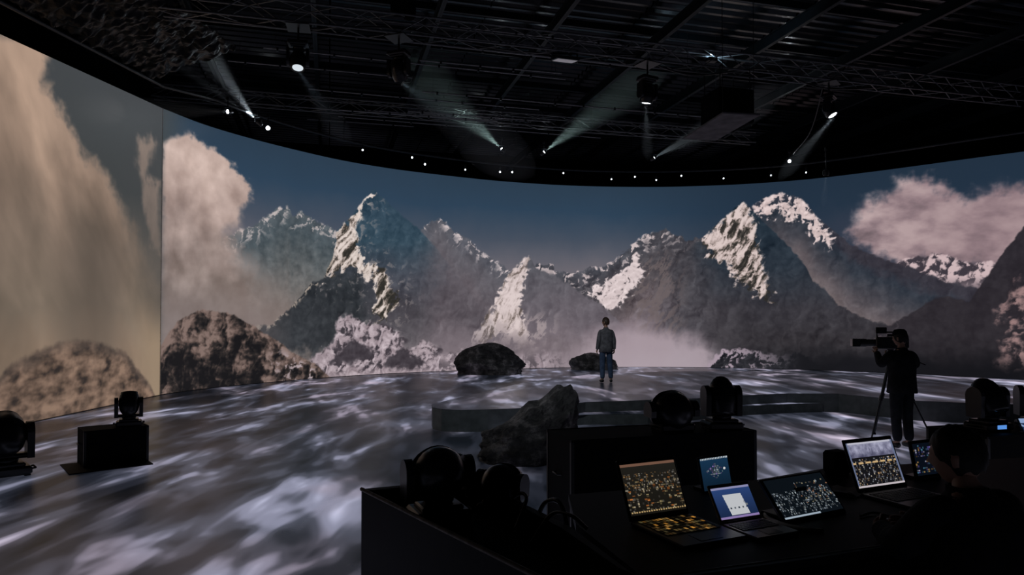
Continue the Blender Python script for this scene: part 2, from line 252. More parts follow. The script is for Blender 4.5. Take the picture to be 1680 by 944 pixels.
# ---------------------------------------------------------------- helpers
def put(name, mesh, mats=None, parent=None, loc=None, rot=None):
    o = bpy.data.objects.new(name, mesh); COL.objects.link(o)
    if mats is not None and mesh is not None and not mesh.materials:
        for m in (mats if isinstance(mats, (list, tuple)) else [mats]): mesh.materials.append(m)
    if parent: o.parent = parent
    if loc is not None: o.location = loc
    if rot is not None: o.rotation_euler = rot
    return o
def tag(o, label=None, cat=None, group=None, kind=None):
    if label: o['label'] = label
    if cat: o['category'] = cat
    if group: o['group'] = group
    if kind: o['kind'] = kind
    return o
def thing(name, label, cat, loc=(0, 0, 0), rz=0., group=None):
    o = bpy.data.objects.new(name, None); COL.objects.link(o); o.empty_display_size = .1
    o.location = loc; o.rotation_euler = (0, 0, rz)
    return tag(o, label, cat, group)
class MB:
    """collects shapes, builds them as one mesh object"""
    def __init__(s): s.v = []; s.f = []; s.sm = []
    def add(s, v, f, smooth=False):
        n = len(s.v); s.v += [tuple(p) for p in v]; s.f += [tuple(i + n for i in q) for q in f]; s.sm += [smooth] * len(f); return s
    def box(s, c, d, M=None, ch=0.):
        x, y, z = [k / 2 for k in d]; c = Vector(c)
        if ch:                                   # box with chamfered edges
            k = min(ch, x * .9, y * .9, z * .9); V = []; ix = {}
            for sx in (-1, 1):
                for sy in (-1, 1):
                    for sz in (-1, 1):
                        for ax in range(3):
                            p = [sx * (x - k), sy * (y - k), sz * (z - k)]; p[ax] = (sx * x, sy * y, sz * z)[ax]
                            ix[(sx, sy, sz, ax)] = len(V); V.append(Vector(p))
            F = []
            for ax in range(3):
                o = [i for i in range(3) if i != ax]
                for sg in (-1, 1):
                    q = []
                    for a, b in ((-1, -1), (1, -1), (1, 1), (-1, 1)):
                        k3 = [0, 0, 0]; k3[ax] = sg; k3[o[0]] = a; k3[o[1]] = b; q.append(ix[(*k3, ax)])
                    F.append(q if (sg > 0) == (ax != 1) else q[::-1])
            for ax in range(3):
                o = [i for i in range(3) if i != ax]
                for a in (-1, 1):
                    for b in (-1, 1):
                        q = []
                        for e, f in ((-1, o[0]), (1, o[0]), (1, o[1]), (-1, o[1])):
                            k3 = [0, 0, 0]; k3[ax] = e; k3[o[0]] = a; k3[o[1]] = b; q.append(ix[(*k3, f)])
                        F.append(q)
            for sx in (-1, 1):
                for sy in (-1, 1):
                    for sz in (-1, 1): F.append([ix[(sx, sy, sz, a)] for a in range(3)])
        else:
            V = [Vector((a * x, b * y, e * z)) for e in (-1, 1) for a, b in ((-1, -1), (1, -1), (1, 1), (-1, 1))]
            F = [(3, 2, 1, 0), (4, 5, 6, 7), (0, 1, 5, 4), (1, 2, 6, 5), (2, 3, 7, 6), (3, 0, 4, 7)]
        if M is not None: V = [M @ p for p in V]
        return s.add([p + c for p in V], F)
    def cyl(s, a, b, r, r2=None, n=12, caps=True, smooth=True):
        a = Vector(a); b = Vector(b); r2 = r if r2 is None else r2; d = (b - a).normalized()
        u = d.orthogonal().normalized(); w = d.cross(u); V = []
        for p, q in ((a, r), (b, r2)):
            for i in range(n):
                t = 2 * PI * i / n; V.append(p + (u * math.cos(t) + w * math.sin(t)) * q)
        s.add(V, [(i, (i + 1) % n, n + (i + 1) % n, n + i) for i in range(n)], smooth)
        if caps: s.add(V, [tuple(range(n))[::-1], tuple(range(n, 2 * n))])
        return s
    def tube(s, pts, r, n=8):
        P = [Vector(p) for p in pts]; V = []; u = None
        for i, p in enumerate(P):
            d = (P[min(i + 1, len(P) - 1)] - P[max(i - 1, 0)]).normalized()
            u = d.orthogonal().normalized() if u is None else (u - d * u.dot(d)).normalized()
            w = d.cross(u); V += [p + (u * math.cos(2 * PI * k / n) + w * math.sin(2 * PI * k / n)) * r for k in range(n)]
        F = [(i * n + k, i * n + (k + 1) % n, (i + 1) * n + (k + 1) % n, (i + 1) * n + k) for i in range(len(P) - 1) for k in range(n)]
        s.add(V, F, True); return s.add(V, [tuple(range(n))[::-1], tuple(range(len(V) - n, len(V)))])
    def lathe(s, prof, n=24, M=None, sx=1., sy=1.):   # prof: (radius, z)
        V = []
        for r, z in prof: V += [Vector((r * sx * math.cos(2 * PI * k / n), r * sy * math.sin(2 * PI * k / n), z)) for k in range(n)]
        if M is not None: V = [M @ p for p in V]
        F = [(i * n + k, i * n + (k + 1) % n, (i + 1) * n + (k + 1) % n, (i + 1) * n + k) for i in range(len(prof) - 1) for k in range(n)]
        s.add(V, F, True); return s.add(V, [tuple(range(n))[::-1], tuple(range(len(V) - n, len(V)))])
    def prism(s, poly, z0, z1, M=None):
        n = len(poly); V = [Vector((x, y, z0)) for x, y in poly] + [Vector((x, y, z1)) for x, y in poly]
        if M is not None: V = [M @ p for p in V]
        return s.add(V, [tuple(range(n))[::-1], tuple(range(n, 2 * n))] + [(i, (i + 1) % n, n + (i + 1) % n, n + i) for i in range(n)])
    def mesh(s, name):
        me = bpy.data.meshes.new(name); me.from_pydata(s.v, [], s.f); me.update()
        me.polygons.foreach_set('use_smooth', s.sm); return me
    def build(s, name, mat, parent=None, loc=None, rot=None): return put(name, s.mesh(name), mat, parent, loc, rot)
def grid_mesh(name, P, colors=None):
    """P: (rows, cols, 3) vertices; colors: (rows, cols, 3) linear"""
    r, c, _ = P.shape; me = bpy.data.meshes.new(name); nv = r * c; nf = (r - 1) * (c - 1)
    me.vertices.add(nv); me.vertices.foreach_set('co', P.reshape(-1).astype(np.float32))
    i = np.arange(r - 1)[:, None] * c + np.arange(c - 1)[None, :]
    L = np.stack([i, i + 1, i + c + 1, i + c], -1).reshape(-1).astype(np.int32)
    me.loops.add(nf * 4); me.loops.foreach_set('vertex_index', L)
    me.polygons.add(nf); me.polygons.foreach_set('loop_start', np.arange(0, nf * 4, 4, dtype=np.int32))
    me.update(calc_edges=True)
    if colors is not None:
        at = me.attributes.new('picture', 'FLOAT_COLOR', 'POINT')
        rgba = np.ones((nv, 4), np.float32); rgba[:, :3] = colors.reshape(-1, 3); at.data.foreach_set('color', rgba.reshape(-1))
    return me
# ---------------------------------------------------------------- materials
MATS = {}
def nodes_of(name):
    m = bpy.data.materials.new(name); m.use_nodes = True; nt = m.node_tree; b = nt.nodes['Principled BSDF']; return m, nt, b
def mat(name, col, rough=.5, metal=0., spec=.5, var=.25, scale=8., bump=.0, bscale=30., emit=None, strength=0.):
    """plain surface with procedural colour variation and fine relief"""
    if name in MATS: return MATS[name]
    m, nt, b = nodes_of(name); N = nt.nodes; K = nt.links.new
    tc = N.new('ShaderNodeTexCoord'); no = N.new('ShaderNodeTexNoise'); no.inputs['Scale'].default_value = scale; no.inputs['Detail'].default_value = 5
    K(tc.outputs['Object'], no.inputs['Vector'])
    cr = N.new('ShaderNodeValToRGB'); cr.color_ramp.elements[0].position = .3; cr.color_ramp.elements[1].position = .7
    cr.color_ramp.elements[0].color = (*[c * (1 - var) for c in col], 1); cr.color_ramp.elements[1].color = (*[min(1, c * (1 + var)) for c in col], 1)
    K(no.outputs['Fac'], cr.inputs['Fac']); K(cr.outputs['Color'], b.inputs['Base Color'])
    b.inputs['Roughness'].default_value = rough; b.inputs['Metallic'].default_value = metal; b.inputs['Specular IOR Level'].default_value = spec
    if bump:
        n2 = N.new('ShaderNodeTexNoise'); n2.inputs['Scale'].default_value = bscale; n2.inputs['Detail'].default_value = 6; K(tc.outputs['Object'], n2.inputs['Vector'])
        bp = N.new('ShaderNodeBump'); bp.inputs['Strength'].default_value = bump; bp.inputs['Distance'].default_value = .02
        K(n2.outputs['Fac'], bp.inputs['Height']); K(bp.outputs['Normal'], b.inputs['Normal'])
    if emit: b.inputs['Emission Color'].default_value = (*emit, 1); b.inputs['Emission Strength'].default_value = strength
    MATS[name] = m; return m
def mat_screen(name, strength=1., sampled=False, rough=.45):
    m, nt, b = nodes_of(name); N = nt.nodes; K = nt.links.new
    at = N.new('ShaderNodeAttribute'); at.attribute_name = 'picture'
    b.inputs['Base Color'].default_value = (.006, .006, .007, 1); b.inputs['Roughness'].default_value = rough; b.inputs['Specular IOR Level'].default_value = .2
    K(at.outputs['Color'], b.inputs['Emission Color']); b.inputs['Emission Strength'].default_value = strength
    if not sampled: m.cycles.emission_sampling = 'NONE'
    return m
black = mat('black_metal', (.012, .012, .014), .38, 0, .5)
blackm = mat('black_matt', (.005, .005, .0055), .8, 0, .12)
plastic = mat('black_plastic', (.014, .014, .016), .30, 0, .5)
drape = mat('black_cloth', (.006, .006, .007), .95, 0, .05, bump=.3)
steel = mat('dark_steel', (.045, .047, .05), .42, .8, .5)
lensoff = mat('dark_glass', (.01, .011, .014), .06, 0, .8)
# ---------------------------------------------------------------- LED screens
def plan_at(u): return np.interp(u, WALL_U, WALL_XY[:, 0]), np.interp(u, WALL_U, WALL_XY[:, 1])
U_END = 35.6
uu = np.linspace(0.004, U_END, 1500); vv = np.linspace(.012, WALL_H, 345)
X, Y = plan_at(uu); UG, VG = np.meshgrid(uu, vv)
P = np.stack([np.broadcast_to(X, UG.shape), np.broadcast_to(Y, UG.shape), VG], -1)
led = mat_screen('led_screen_picture')
scr = thing('led_screen', 'huge curved LED screen showing snowy peaks, blue sky and valley mist', 'screen', (0, 0, 0))
put('display', grid_mesh('display', P, to_linear(paint(UG, VG))), led, scr)
nx = np.gradient(Y, uu); ny = -np.gradient(X, uu)          # outward normal (away from the stage is +(-nx,-ny) side)
us = np.linspace(0, U_END, 120); Xs, Ys = plan_at(us); tx = np.gradient(Xs, us); ty = np.gradient(Ys, us); tl = np.hypot(tx, ty); ox, oy = -ty / tl, tx / tl
prof = [(.004, .0), (.22, .0), (.22, WALL_H + .02), (-.002, WALL_H + .02), (-.002, WALL_H), (.004, WALL_H)]
PP = np.stack([np.stack([Xs + ox * d, Ys + oy * d, np.full_like(Xs, z)], -1) for d, z in prof], 0)
put('cabinet_backs', grid_mesh('cabinet_backs', PP), blackm, scr)
PP = np.stack([np.stack([Xs + ox * d, Ys + oy * d, np.full_like(Xs, z)], -1) for d, z in [(-.05, .001), (-.05, .012), (.0, .014)]], 0)
put('bottom_trim', grid_mesh('bottom_trim', PP), black, scr)
# flat panel left of the corner
LP_LEN = 8.4
def lp_top(u): return WALL_H + u * .077
uu = np.linspace(-LP_LEN, -.004, 440); tt = np.linspace(0, 1, 370); UG, TG = np.meshgrid(uu, tt); VG = .012 + TG * (lp_top(UG) - .012)
P = np.stack([np.full_like(UG, -9.06), 17.6 + UG, VG], -1)
pan = thing('led_screen', 'flat LED screen panel with brown blurred clouds, left of the vertical seam', 'screen')
put('display', grid_mesh('display', P, to_linear(paint(UG, VG))), led, pan)
b = MB(); y0, y1 = 17.6 - LP_LEN, 17.59
b.add([(-9.065, y0, 0), (-9.065, y1, 0), (-9.28, y1, 0), (-9.28, y0, 0), (-9.065, y0, lp_top(-LP_LEN)), (-9.065, y1, WALL_H), (-9.28, y1, WALL_H), (-9.28, y0, lp_top(-LP_LEN))],
      [(3, 2, 1, 0), (4, 5, 6, 7), (0, 1, 5, 4), (1, 2, 6, 5), (2, 3, 7, 6), (3, 0, 4, 7)])
b.build('cabinet_backs', blackm, pan)
MB().box((-9.03, (y0 + y1) / 2, .006), (.05, LP_LEN, .012)).build('bottom_trim', black, pan)
MB().box((-9.052, 17.592, WALL_H / 2), (.012, .016, WALL_H)).build('corner_profile', mat('corner_aluminium', (.75, .70, .66), .6, 0, .5), pan)

# ---------------------------------------------------------------- floor (glossy; pale ripples of light set into its emission)
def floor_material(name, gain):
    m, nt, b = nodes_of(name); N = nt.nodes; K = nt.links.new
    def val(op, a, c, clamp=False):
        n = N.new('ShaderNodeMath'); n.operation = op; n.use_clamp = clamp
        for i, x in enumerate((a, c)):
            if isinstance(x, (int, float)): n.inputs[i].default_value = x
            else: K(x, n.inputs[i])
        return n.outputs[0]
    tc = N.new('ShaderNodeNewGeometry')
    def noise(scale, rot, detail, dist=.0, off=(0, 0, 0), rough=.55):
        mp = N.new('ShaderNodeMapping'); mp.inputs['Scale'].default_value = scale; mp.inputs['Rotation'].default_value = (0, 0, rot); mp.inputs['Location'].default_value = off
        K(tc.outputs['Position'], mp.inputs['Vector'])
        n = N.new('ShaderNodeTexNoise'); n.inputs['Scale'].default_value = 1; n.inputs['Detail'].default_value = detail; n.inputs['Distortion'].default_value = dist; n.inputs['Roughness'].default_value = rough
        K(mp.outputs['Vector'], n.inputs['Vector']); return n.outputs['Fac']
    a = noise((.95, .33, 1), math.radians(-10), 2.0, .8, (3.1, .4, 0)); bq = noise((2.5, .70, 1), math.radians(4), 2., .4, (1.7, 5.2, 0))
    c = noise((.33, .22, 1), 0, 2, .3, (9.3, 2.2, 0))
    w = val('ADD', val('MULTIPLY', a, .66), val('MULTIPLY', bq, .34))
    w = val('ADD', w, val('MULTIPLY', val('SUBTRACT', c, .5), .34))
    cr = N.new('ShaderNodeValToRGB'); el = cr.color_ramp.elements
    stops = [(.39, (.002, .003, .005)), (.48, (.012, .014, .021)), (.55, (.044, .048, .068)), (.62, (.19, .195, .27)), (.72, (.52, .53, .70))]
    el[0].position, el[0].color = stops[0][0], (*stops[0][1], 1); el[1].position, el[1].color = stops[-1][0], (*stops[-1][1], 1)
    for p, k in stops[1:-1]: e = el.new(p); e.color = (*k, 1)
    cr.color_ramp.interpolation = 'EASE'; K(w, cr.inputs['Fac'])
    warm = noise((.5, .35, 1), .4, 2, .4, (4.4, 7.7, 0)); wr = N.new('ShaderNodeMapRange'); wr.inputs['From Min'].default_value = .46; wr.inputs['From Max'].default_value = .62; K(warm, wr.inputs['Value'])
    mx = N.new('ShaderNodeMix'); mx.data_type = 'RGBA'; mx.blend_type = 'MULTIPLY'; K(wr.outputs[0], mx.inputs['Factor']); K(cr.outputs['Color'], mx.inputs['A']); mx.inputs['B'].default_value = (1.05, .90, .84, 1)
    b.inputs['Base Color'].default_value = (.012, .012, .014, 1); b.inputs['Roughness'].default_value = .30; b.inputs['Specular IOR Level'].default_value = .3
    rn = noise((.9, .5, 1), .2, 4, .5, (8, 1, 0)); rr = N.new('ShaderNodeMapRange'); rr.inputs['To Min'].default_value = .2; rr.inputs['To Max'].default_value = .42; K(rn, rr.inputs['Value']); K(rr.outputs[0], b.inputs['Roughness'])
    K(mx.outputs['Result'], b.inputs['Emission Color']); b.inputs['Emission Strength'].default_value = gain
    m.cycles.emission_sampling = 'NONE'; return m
fmat = floor_material('floor_ripple_glow', 1.25); dmat = floor_material('deck_ripple_glow', 1.25)  # ripple pattern glows from the floor and deck material itself
fl = MB().box((4, 13.5, -.05), (30, 33, .1)).build('floor', fmat); tag(fl, 'glossy black stage floor with pale rippled light painted as emission', kind='structure')
# ---------------------------------------------------------------- hall behind and above the screens
hall = mat('hall_black', (.006, .006, .007), .9, 0, .1)
ca, sa = math.cos(math.radians(15)), math.sin(math.radians(15))
def ab(a, b_, z=0.): return Vector((-sa * a + ca * b_, ca * a + sa * b_, z))       # hall grid, turned 15 degrees
GR = math.radians(15)
w = MB().box((4, 36.1, 5), (44, .2, 10.6)).build('wall_back', hall); tag(w, 'black hall wall behind the curved screen', kind='structure')
w = MB().box((-16.1, 16, 5), (.2, 40, 10.6)).build('wall_left', hall); tag(w, 'black hall wall far left', kind='structure')
w = MB().box((26.1, 16, 5), (.2, 40, 10.6)).build('wall_right', hall); tag(w, 'black hall wall far right', kind='structure')
# roof: corrugated sheets on purlins and beams
roofm = mat('roof_sheet', (.007, .009, .010), .22, .0, .5, .5, 1.6, bump=.35, bscale=2.2)
ceil = MB().box((4, 16, 10.35), (44, 40, .1)).build('ceiling', hall); tag(ceil, 'dark hall roof', kind='structure')
sb = MB(); per = .36
V = []; F = []
for k in range(10):
    y = k * per; q = [(0, 0), (.10, 0), (.16, .07), (.30, .07), (.36, 0)]
    for dy, dz in q[:4]: V += [(0, y + dy, dz), (3.96, y + dy, dz)]
V += [(0, 10 * per, 0), (3.96, 10 * per, 0)]
F = [(2 * i, 2 * i + 1, 2 * i + 3, 2 * i + 2) for i in range(len(V) // 2 - 1)]
sheet = sb.add(V, F).mesh('roof_sheet')
for i in range(-4, 7):
    for j in range(1, 9):
        p = ab(j * 3.6, i * 4.0, 10.0 + random.uniform(-.015, .015))
        if p.x < -15.5 or p.x > 22 or p.y > 32 or p.y < 3: continue
        o = put('roof_sheet', sheet, roofm, ceil, p, (0, 0, GR + random.uniform(-.002, .002)))
beamm = mat('roof_beam_paint', (.007, .010, .013), .45, .0, .3)
def ibeam(L, h, w_):
    m = MB(); m.box((0, L / 2, h - .01), (w_, L, .02)).box((0, L / 2, .01), (w_, L, .02)).box((0, L / 2, h / 2), (.016, L, h)); return m.mesh('roof_beam')
rb = ibeam(27, .30, .11)
for k in range(-3, 8):
    p = ab(5.5, 2.55 + k * 2.95, 9.30); tag(put('roof_beam', rb, beamm, ceil, p, (0, 0, GR)), kind=None)
pu = MB().box((0, 0, .09), (36, .07, .18)).mesh('purlin')
for k in range(9):
    put('purlin', pu, beamm, ceil, ab(7.2 + k * 2.4, 4, 9.66), (0, 0, GR))
# ---------------------------------------------------------------- trusses
trussm = mat('truss_aluminium', (.16, .165, .17), .36, .6, .5)
def truss(label, p0, p1, size=.42, step=.62, alike=None):
    p0 = Vector(p0); p1 = Vector(p1); d = p1 - p0; L = d.length
    t = thing('lighting_truss', label, 'truss', p0, math.atan2(d.y, d.x))
    h = size / 2; ch = MB().cyl((0, 0, 0), (L, 0, 0), .026, n=8).mesh('chord')
    for y in (-h, h):
        for z in (-h, h): put('chord', ch, trussm, t, (0, y, z))
    n = int(L / step); br = {}
    for ax in range(4):
        m = MB().cyl((0, 0, 0), [(step, size, 0), (step, 0, size)][ax // 2], .013, n=6).mesh('brace'); m2 = MB().cyl((0, 0, 0), [(step, -size, 0), (step, 0, -size)][ax // 2], .013, n=6).mesh('brace'); br[ax] = (m, m2)
    for i in range(n):
        up = i % 2 == 0
        for ax in range(4):
            y, z = {0: (-h, -h), 1: (-h, h), 2: (-h, -h), 3: (h, -h)}[ax]
            if not up: y, z = (y + size, z) if ax < 2 else (y, z + size)
            put('brace', br[ax][0 if up else 1], trussm, t, (i * step, y, z))
    return t
T1A, T1B = ab(15.1, -8.5, 8.40), ab(15.1, 19.5, 8.40)
truss('long lattice truss crossing the roof, carrying the hanging moving lights', T1A, T1B)
truss('far lattice truss close above the curved screen', ab(21.8, -5, 8.6), ab(21.8, 15, 8.6), .36)
# curved pipe that follows the screens, hanging below the roof
ring = []
for y in (10.2, 12, 14, 16, 17.0): ring.append((-8.75, y, lp_top(y - 17.6) + .42))
for u in np.linspace(.9, 35, 34):
    x, y = plan_at(u); i = np.argmin(abs(us - u)); ring.append((float(x - ox[i] * .9), float(y - oy[i] * .9), 7.86))
rp = thing('curved_pipe', 'long bent rigging pipe running round above the screens', 'pipe')
MB().tube(ring, .045, 8).build('pipe', steel, rp)
for i in range(2, len(ring), 4):
    x, y, z = ring[i]; MB().cyl((x, y, z), (x, y, 9.25), .012, n=6).build('drop_wire', blackm, rp)
# crumpled glossy black film stretched inward from the pipe on the left
cl = MB(); N_ = 260; M_ = 34; V = []
for i in range(N_):
    f = i / (N_ - 1); k = f * 6.6; yb = 10.0 + k
    for j in range(M_):
        g = j / (M_ - 1); ua = max(0.001, yb - 17.6)
        x0 = -8.75 if yb < 17.6 else float(np.interp(yb, WALL_XY[:300, 1], WALL_XY[:300, 0])) + .55
        z0 = (lp_top(min(0, yb - 17.6)) + .46); w1 = mnoise.noise((k * 1.1, g * 5, 3.3)); w2 = mnoise.noise((k * 2.6 + g * 2, g * 7, 7.1)); w3 = mnoise.noise((k * 6.1, g * 15, 1.4))
        V.append((x0 + 2.0 * g, yb, z0 + .75 * g + .10 * w1 - .22 * abs(w2) - .12 * abs(w3) + .10))
cl.add(V, [(i * M_ + j, i * M_ + j + 1, (i + 1) * M_ + j + 1, (i + 1) * M_ + j) for i in range(N_ - 1) for j in range(M_ - 1)], True)
tag(cl.build('black_film', mat('glossy_black_film', (.004, .0045, .005), .30, 0, .14, bump=.5, bscale=18.)), 'crumpled glossy black film hanging under the roof above the left screen', 'film')
# thin battens added to catch light as streaks above the curved screen
batm = mat('streak_steel', (.30, .30, .31), .38, .4, .5)
ORD = 'first second third fourth fifth sixth seventh eighth ninth tenth eleventh twelfth thirteenth fourteenth fifteenth'.split()
for k in range(15):
    a_ = 16.4 + k * .56 + random.uniform(-.12, .12); z_ = random.uniform(8.3, 9.15); b0 = random.uniform(-4.5, 4); L_ = random.uniform(3.5, 9.5)
    t = thing('streak_batten', 'thin steel batten added as a light streak above the curved screen, %s from the long truss' % ORD[k], 'batten', ab(a_, b0, z_), GR + random.uniform(-.02, .02), 'battens added as light streaks')
    MB().cyl((0, 0, 0), (L_, 0, random.uniform(-.04, .04)), .018, n=6).build('pipe', batm, t)
    for q in range(int(L_ / 1.1)):
        x_ = .4 + q * 1.1 + random.uniform(-.3, .3); MB().box((x_, 0, -.01), (.05, .06, .09)).build('coupler', steel, t)
    for x_ in (.3, L_ - .3): MB().cyl((x_, 0, 0), (x_, 0, 9.6 - z_), .005, n=4).build('hanging_wire', black, t)

# ---------------------------------------------------------------- lamps
def lens_mat(k, col, st): return mat('lamp_lens_%s' % k, (.02, .02, .02), .2, emit=col, strength=st)
def aim(d):                                     # rotation taking local +Z to direction d
    return Vector((0, 0, 1)).rotation_difference(Vector(d).normalized()).to_matrix()
def spot(parent, loc, target, power, angle, blend=.5, col=(.8, .9, 1), radius=.02):
    L = bpy.data.lights.new('beam_source', 'SPOT'); L.energy = power; L.spot_size = angle; L.spot_blend = blend; L.color = col; L.shadow_soft_size = radius
    o = bpy.data.objects.new('beam_source', L); COL.objects.link(o)
    if parent: o.parent = parent; o.matrix_parent_inverse = Matrix.LocRotScale(parent.location, parent.rotation_euler, None).inverted()
    o.location = loc; d = Vector(target) - Vector(loc); o.rotation_euler = d.to_track_quat('-Z', 'Y').to_euler(); return o
def haze_mat(name, dens, col):
    m = bpy.data.materials.new(name); m.use_nodes = True; nt = m.node_tree; nt.nodes.clear()
    out = nt.nodes.new('ShaderNodeOutputMaterial'); v = nt.nodes.new('ShaderNodeVolumeScatter'); v.inputs['Density'].default_value = dens; v.inputs['Color'].default_value = (*col, 1); v.inputs['Anisotropy'].default_value = .2
    nt.links.new(v.outputs[0], out.inputs['Volume']); return m
HAZE = haze_mat('stage_haze', .07, (.92, .96, 1))
def beam(parent, a, b_, half, power, label, r0=.05, col=(.82, .92, 1)):
    """a lamp's light and the haze that it shines through"""
    a = Vector(a); b_ = Vector(b_); L = (b_ - a).length; d = (b_ - a) / L
    M = aim(d); r1 = r0 + L * math.tan(half)
    m = MB(); m.lathe([(r0, 0), (r0 + (r1 - r0) * .4, L * .4), (r0 + (r1 - r0) * .66, L * .7), (r0 + (r1 - r0) * .72, L * .9), (r1 * .58, L * 1.1), (r1 * .3, L * 1.25), (.004, L * 1.32)], 20, M)
    o = m.build('light_beam', HAZE, None, a + d * .03); tag(o, label, 'light beam', 'hazy light beams under the roof')
    spot(parent, a, b_, power, 2 * half * .96, .9, col)
    return o
def par_can(loc, d, label, bright=20., size=.075, hang=None):
    d = Vector(d).normalized(); t = thing('spotlight', label, 'spotlight', loc, 0, 'small lamps along the curved pipe'); M = aim(d)
    MB().lathe([(size * .55, -size * 2.0), (size * .8, -size * 1.8), (size * .85, -size * .5), (size, 0), (size, size * .35), (size * .9, size * .35), (size * .8, size * .1)], 16, M).build('can', black, t)
    MB().lathe([(size * .80, size * .06), (size * .5, size * .16), (size * .05, size * .2)], 16, M).build('lens', lens_mat('%g' % bright, (.85, .93, 1), bright), t)
    up = hang if hang else .35
    m = MB(); m.box((0, 0, size * 1.5), (size * 2.5, .03, .012)).box((size * 1.24, 0, size * .7), (.012, .03, size * 1.6)).box((-size * 1.24, 0, size * .7), (.012, .03, size * 1.6)); m.build('bracket', black, t)
    MB().cyl((0, 0, size * 1.5), (0, 0, up), .018, n=8).box((0, 0, up), (.07, .07, .08)).build('clamp', black, t)
    return t
def moving_head(name_label, loc, rz=0., tilt=0., k=1., hang=False, lit=0., group=None, fat=1., zc=.385, panel=None):
    """base, yoke with two arms and a swivelling barrel; stands at loc or hangs from it"""
    t = thing('moving_light', name_label, 'moving light', loc, rz, group); s = k; sg = -1 if hang else 1
    R = Matrix.Scale(sg, 3, (0, 0, 1)) if hang else Matrix.Identity(3)
    hr = .16 * fat; AX = hr + .030
    def B(m): m.v = [tuple(Vector((p[0] * s, p[1] * s, p[2] * s * sg))) for p in m.v]; return m
    B(MB().box((0, 0, .055), (.40, .32, .085), ch=.02).box((0, 0, .11), (.30, .26, .04), ch=.012)).build('base', plastic, t)
    for x in (-1, 1):
        B(MB().box((x * .165, .0, .012), (.05, .24, .024))).build('foot', blackm, t)
        B(MB().tube([(x * .205, -.07, .055), (x * .235, -.07, .06), (x * .235, .07, .06), (x * .205, .07, .055)], .009, 6)).build('carry_handle', blackm, t)
    if hang: MB().cyl((0, 0, 0), (0, 0, .30), .022, n=8).box((0, 0, .298), (.48, .48, .022)).build('hanging_clamp', black, t)
    if panel: B(MB().box((0, -.163, .06), (.13, .006, .045))).build('display', panel, t)
    yk = B(MB().lathe([(.10, .13), (.11, .145), (.11, .165), (.09, .175)], 20).box((0, 0, .185), (2 * AX + .05, .13, .05), ch=.02)).build('yoke', plastic, t)
    for x in (-1, 1):
        poly = []
        for i in range(9): a_ = PI * i / 8; poly.append((.10 * math.cos(a_), zc + .02 + .10 * math.sin(a_)))
        poly += [(-.09, .16), (.09, .16)]
        M = Matrix(((0, 0, 1, 0), (1, 0, 0, 0), (0, 1, 0, 0), (0, 0, 0, 1)))
        B(MB().prism(poly, x * AX - .034, x * AX + .026, M)).build('arm', plastic, yk)
    Rt = Matrix.Rotation(tilt, 3, 'X'); c = Vector((0, 0, zc))
    m = MB(); m.lathe([(.008, -.225), (.30 * hr, -.218), (.56 * hr, -.19), (.80 * hr, -.14), (.95 * hr, -.07), (hr, .0), (hr, .07), (.94 * hr, .14), (.135, .175), (.135, .20), (.115, .20), (.112, .185)], 28, Rt)
    m.v = [tuple(Vector(p) + c) for p in m.v]; hd = B(m).build('head', plastic, t)
    m = MB(); m.lathe([(.112, .182), (.08, .20), (.02, .208)], 24, Rt); m.v = [tuple(Vector(p) + c) for p in m.v]
    B(m).build('lens', lens_mat('head%g' % lit, (.85, .93, 1), lit) if lit else lensoff, hd)
    m = MB()
    for i in range(5):
        m.lathe([(hr * .97, -.03 + i * .022), (hr * 1.03, -.025 + i * .022), (hr * .97, -.018 + i * .022)], 28, Rt)
    m.v = [tuple(Vector(p) + c) for p in m.v]; B(m).build('cooling_fins', blackm, hd)
    dirv = Rt @ Vector((0, 0, 1)); dirv = Vector((dirv.x, dirv.y, dirv.z * sg)); dirv.rotate(Euler((0, 0, rz)))
    cw = Vector(loc) + Vector((0, 0, zc * s * sg)); return t, cw + dirv * .22 * s, dirv
def on_truss(x): # point on the front truss below the chord
    f = (x - T1A.x) / (T1B.x - T1A.x); p = T1A.lerp(T1B, f); return Vector((p.x, p.y, 7.86))
# hanging moving lights on the truss
t, lp, dv = moving_head('moving light hanging from the truss, bright lens down, farthest to the left', on_truss(-4.55), .2, .35, 1.05, True, .8)
beam(t, lp + dv * .02, lp + Vector((.55, 1.2, -.9)), .2, 40, 'faint blue beam under the leftmost hanging moving light', .06, (.6, .8, 1))
t, lp, dv = moving_head('moving light hanging below the black hoist and chain', on_truss(-2.5) , -.35, -.5, 1.1, True, 3.)
beam(t, lp + dv * .02, lp + Vector((2.3, 2.2, -1.1)), .26, 40, 'wide faint beam slanting from the moving light below the hoist', .06, (.6, .85, 1))
t, lp, dv = moving_head('moving light hanging from the truss just left of the black projector', on_truss(3.3), .5, -.25, 1.1, True, 7.)
beam(t, lp + dv * .02, lp + Vector((.15, .6, -.9)), .16, 90, 'short pale beam under the moving light beside the projector', .05)
t, lp, dv = moving_head('moving light hanging right of the projector with a short bright beam', on_truss(8.35), .9, .5, 1.0, True, 12.)
beam(t, lp + dv * .02, lp + Vector((-.75, .9, -1.1)), .16, 240, 'bright short beam slanting down right of the projector', .07)
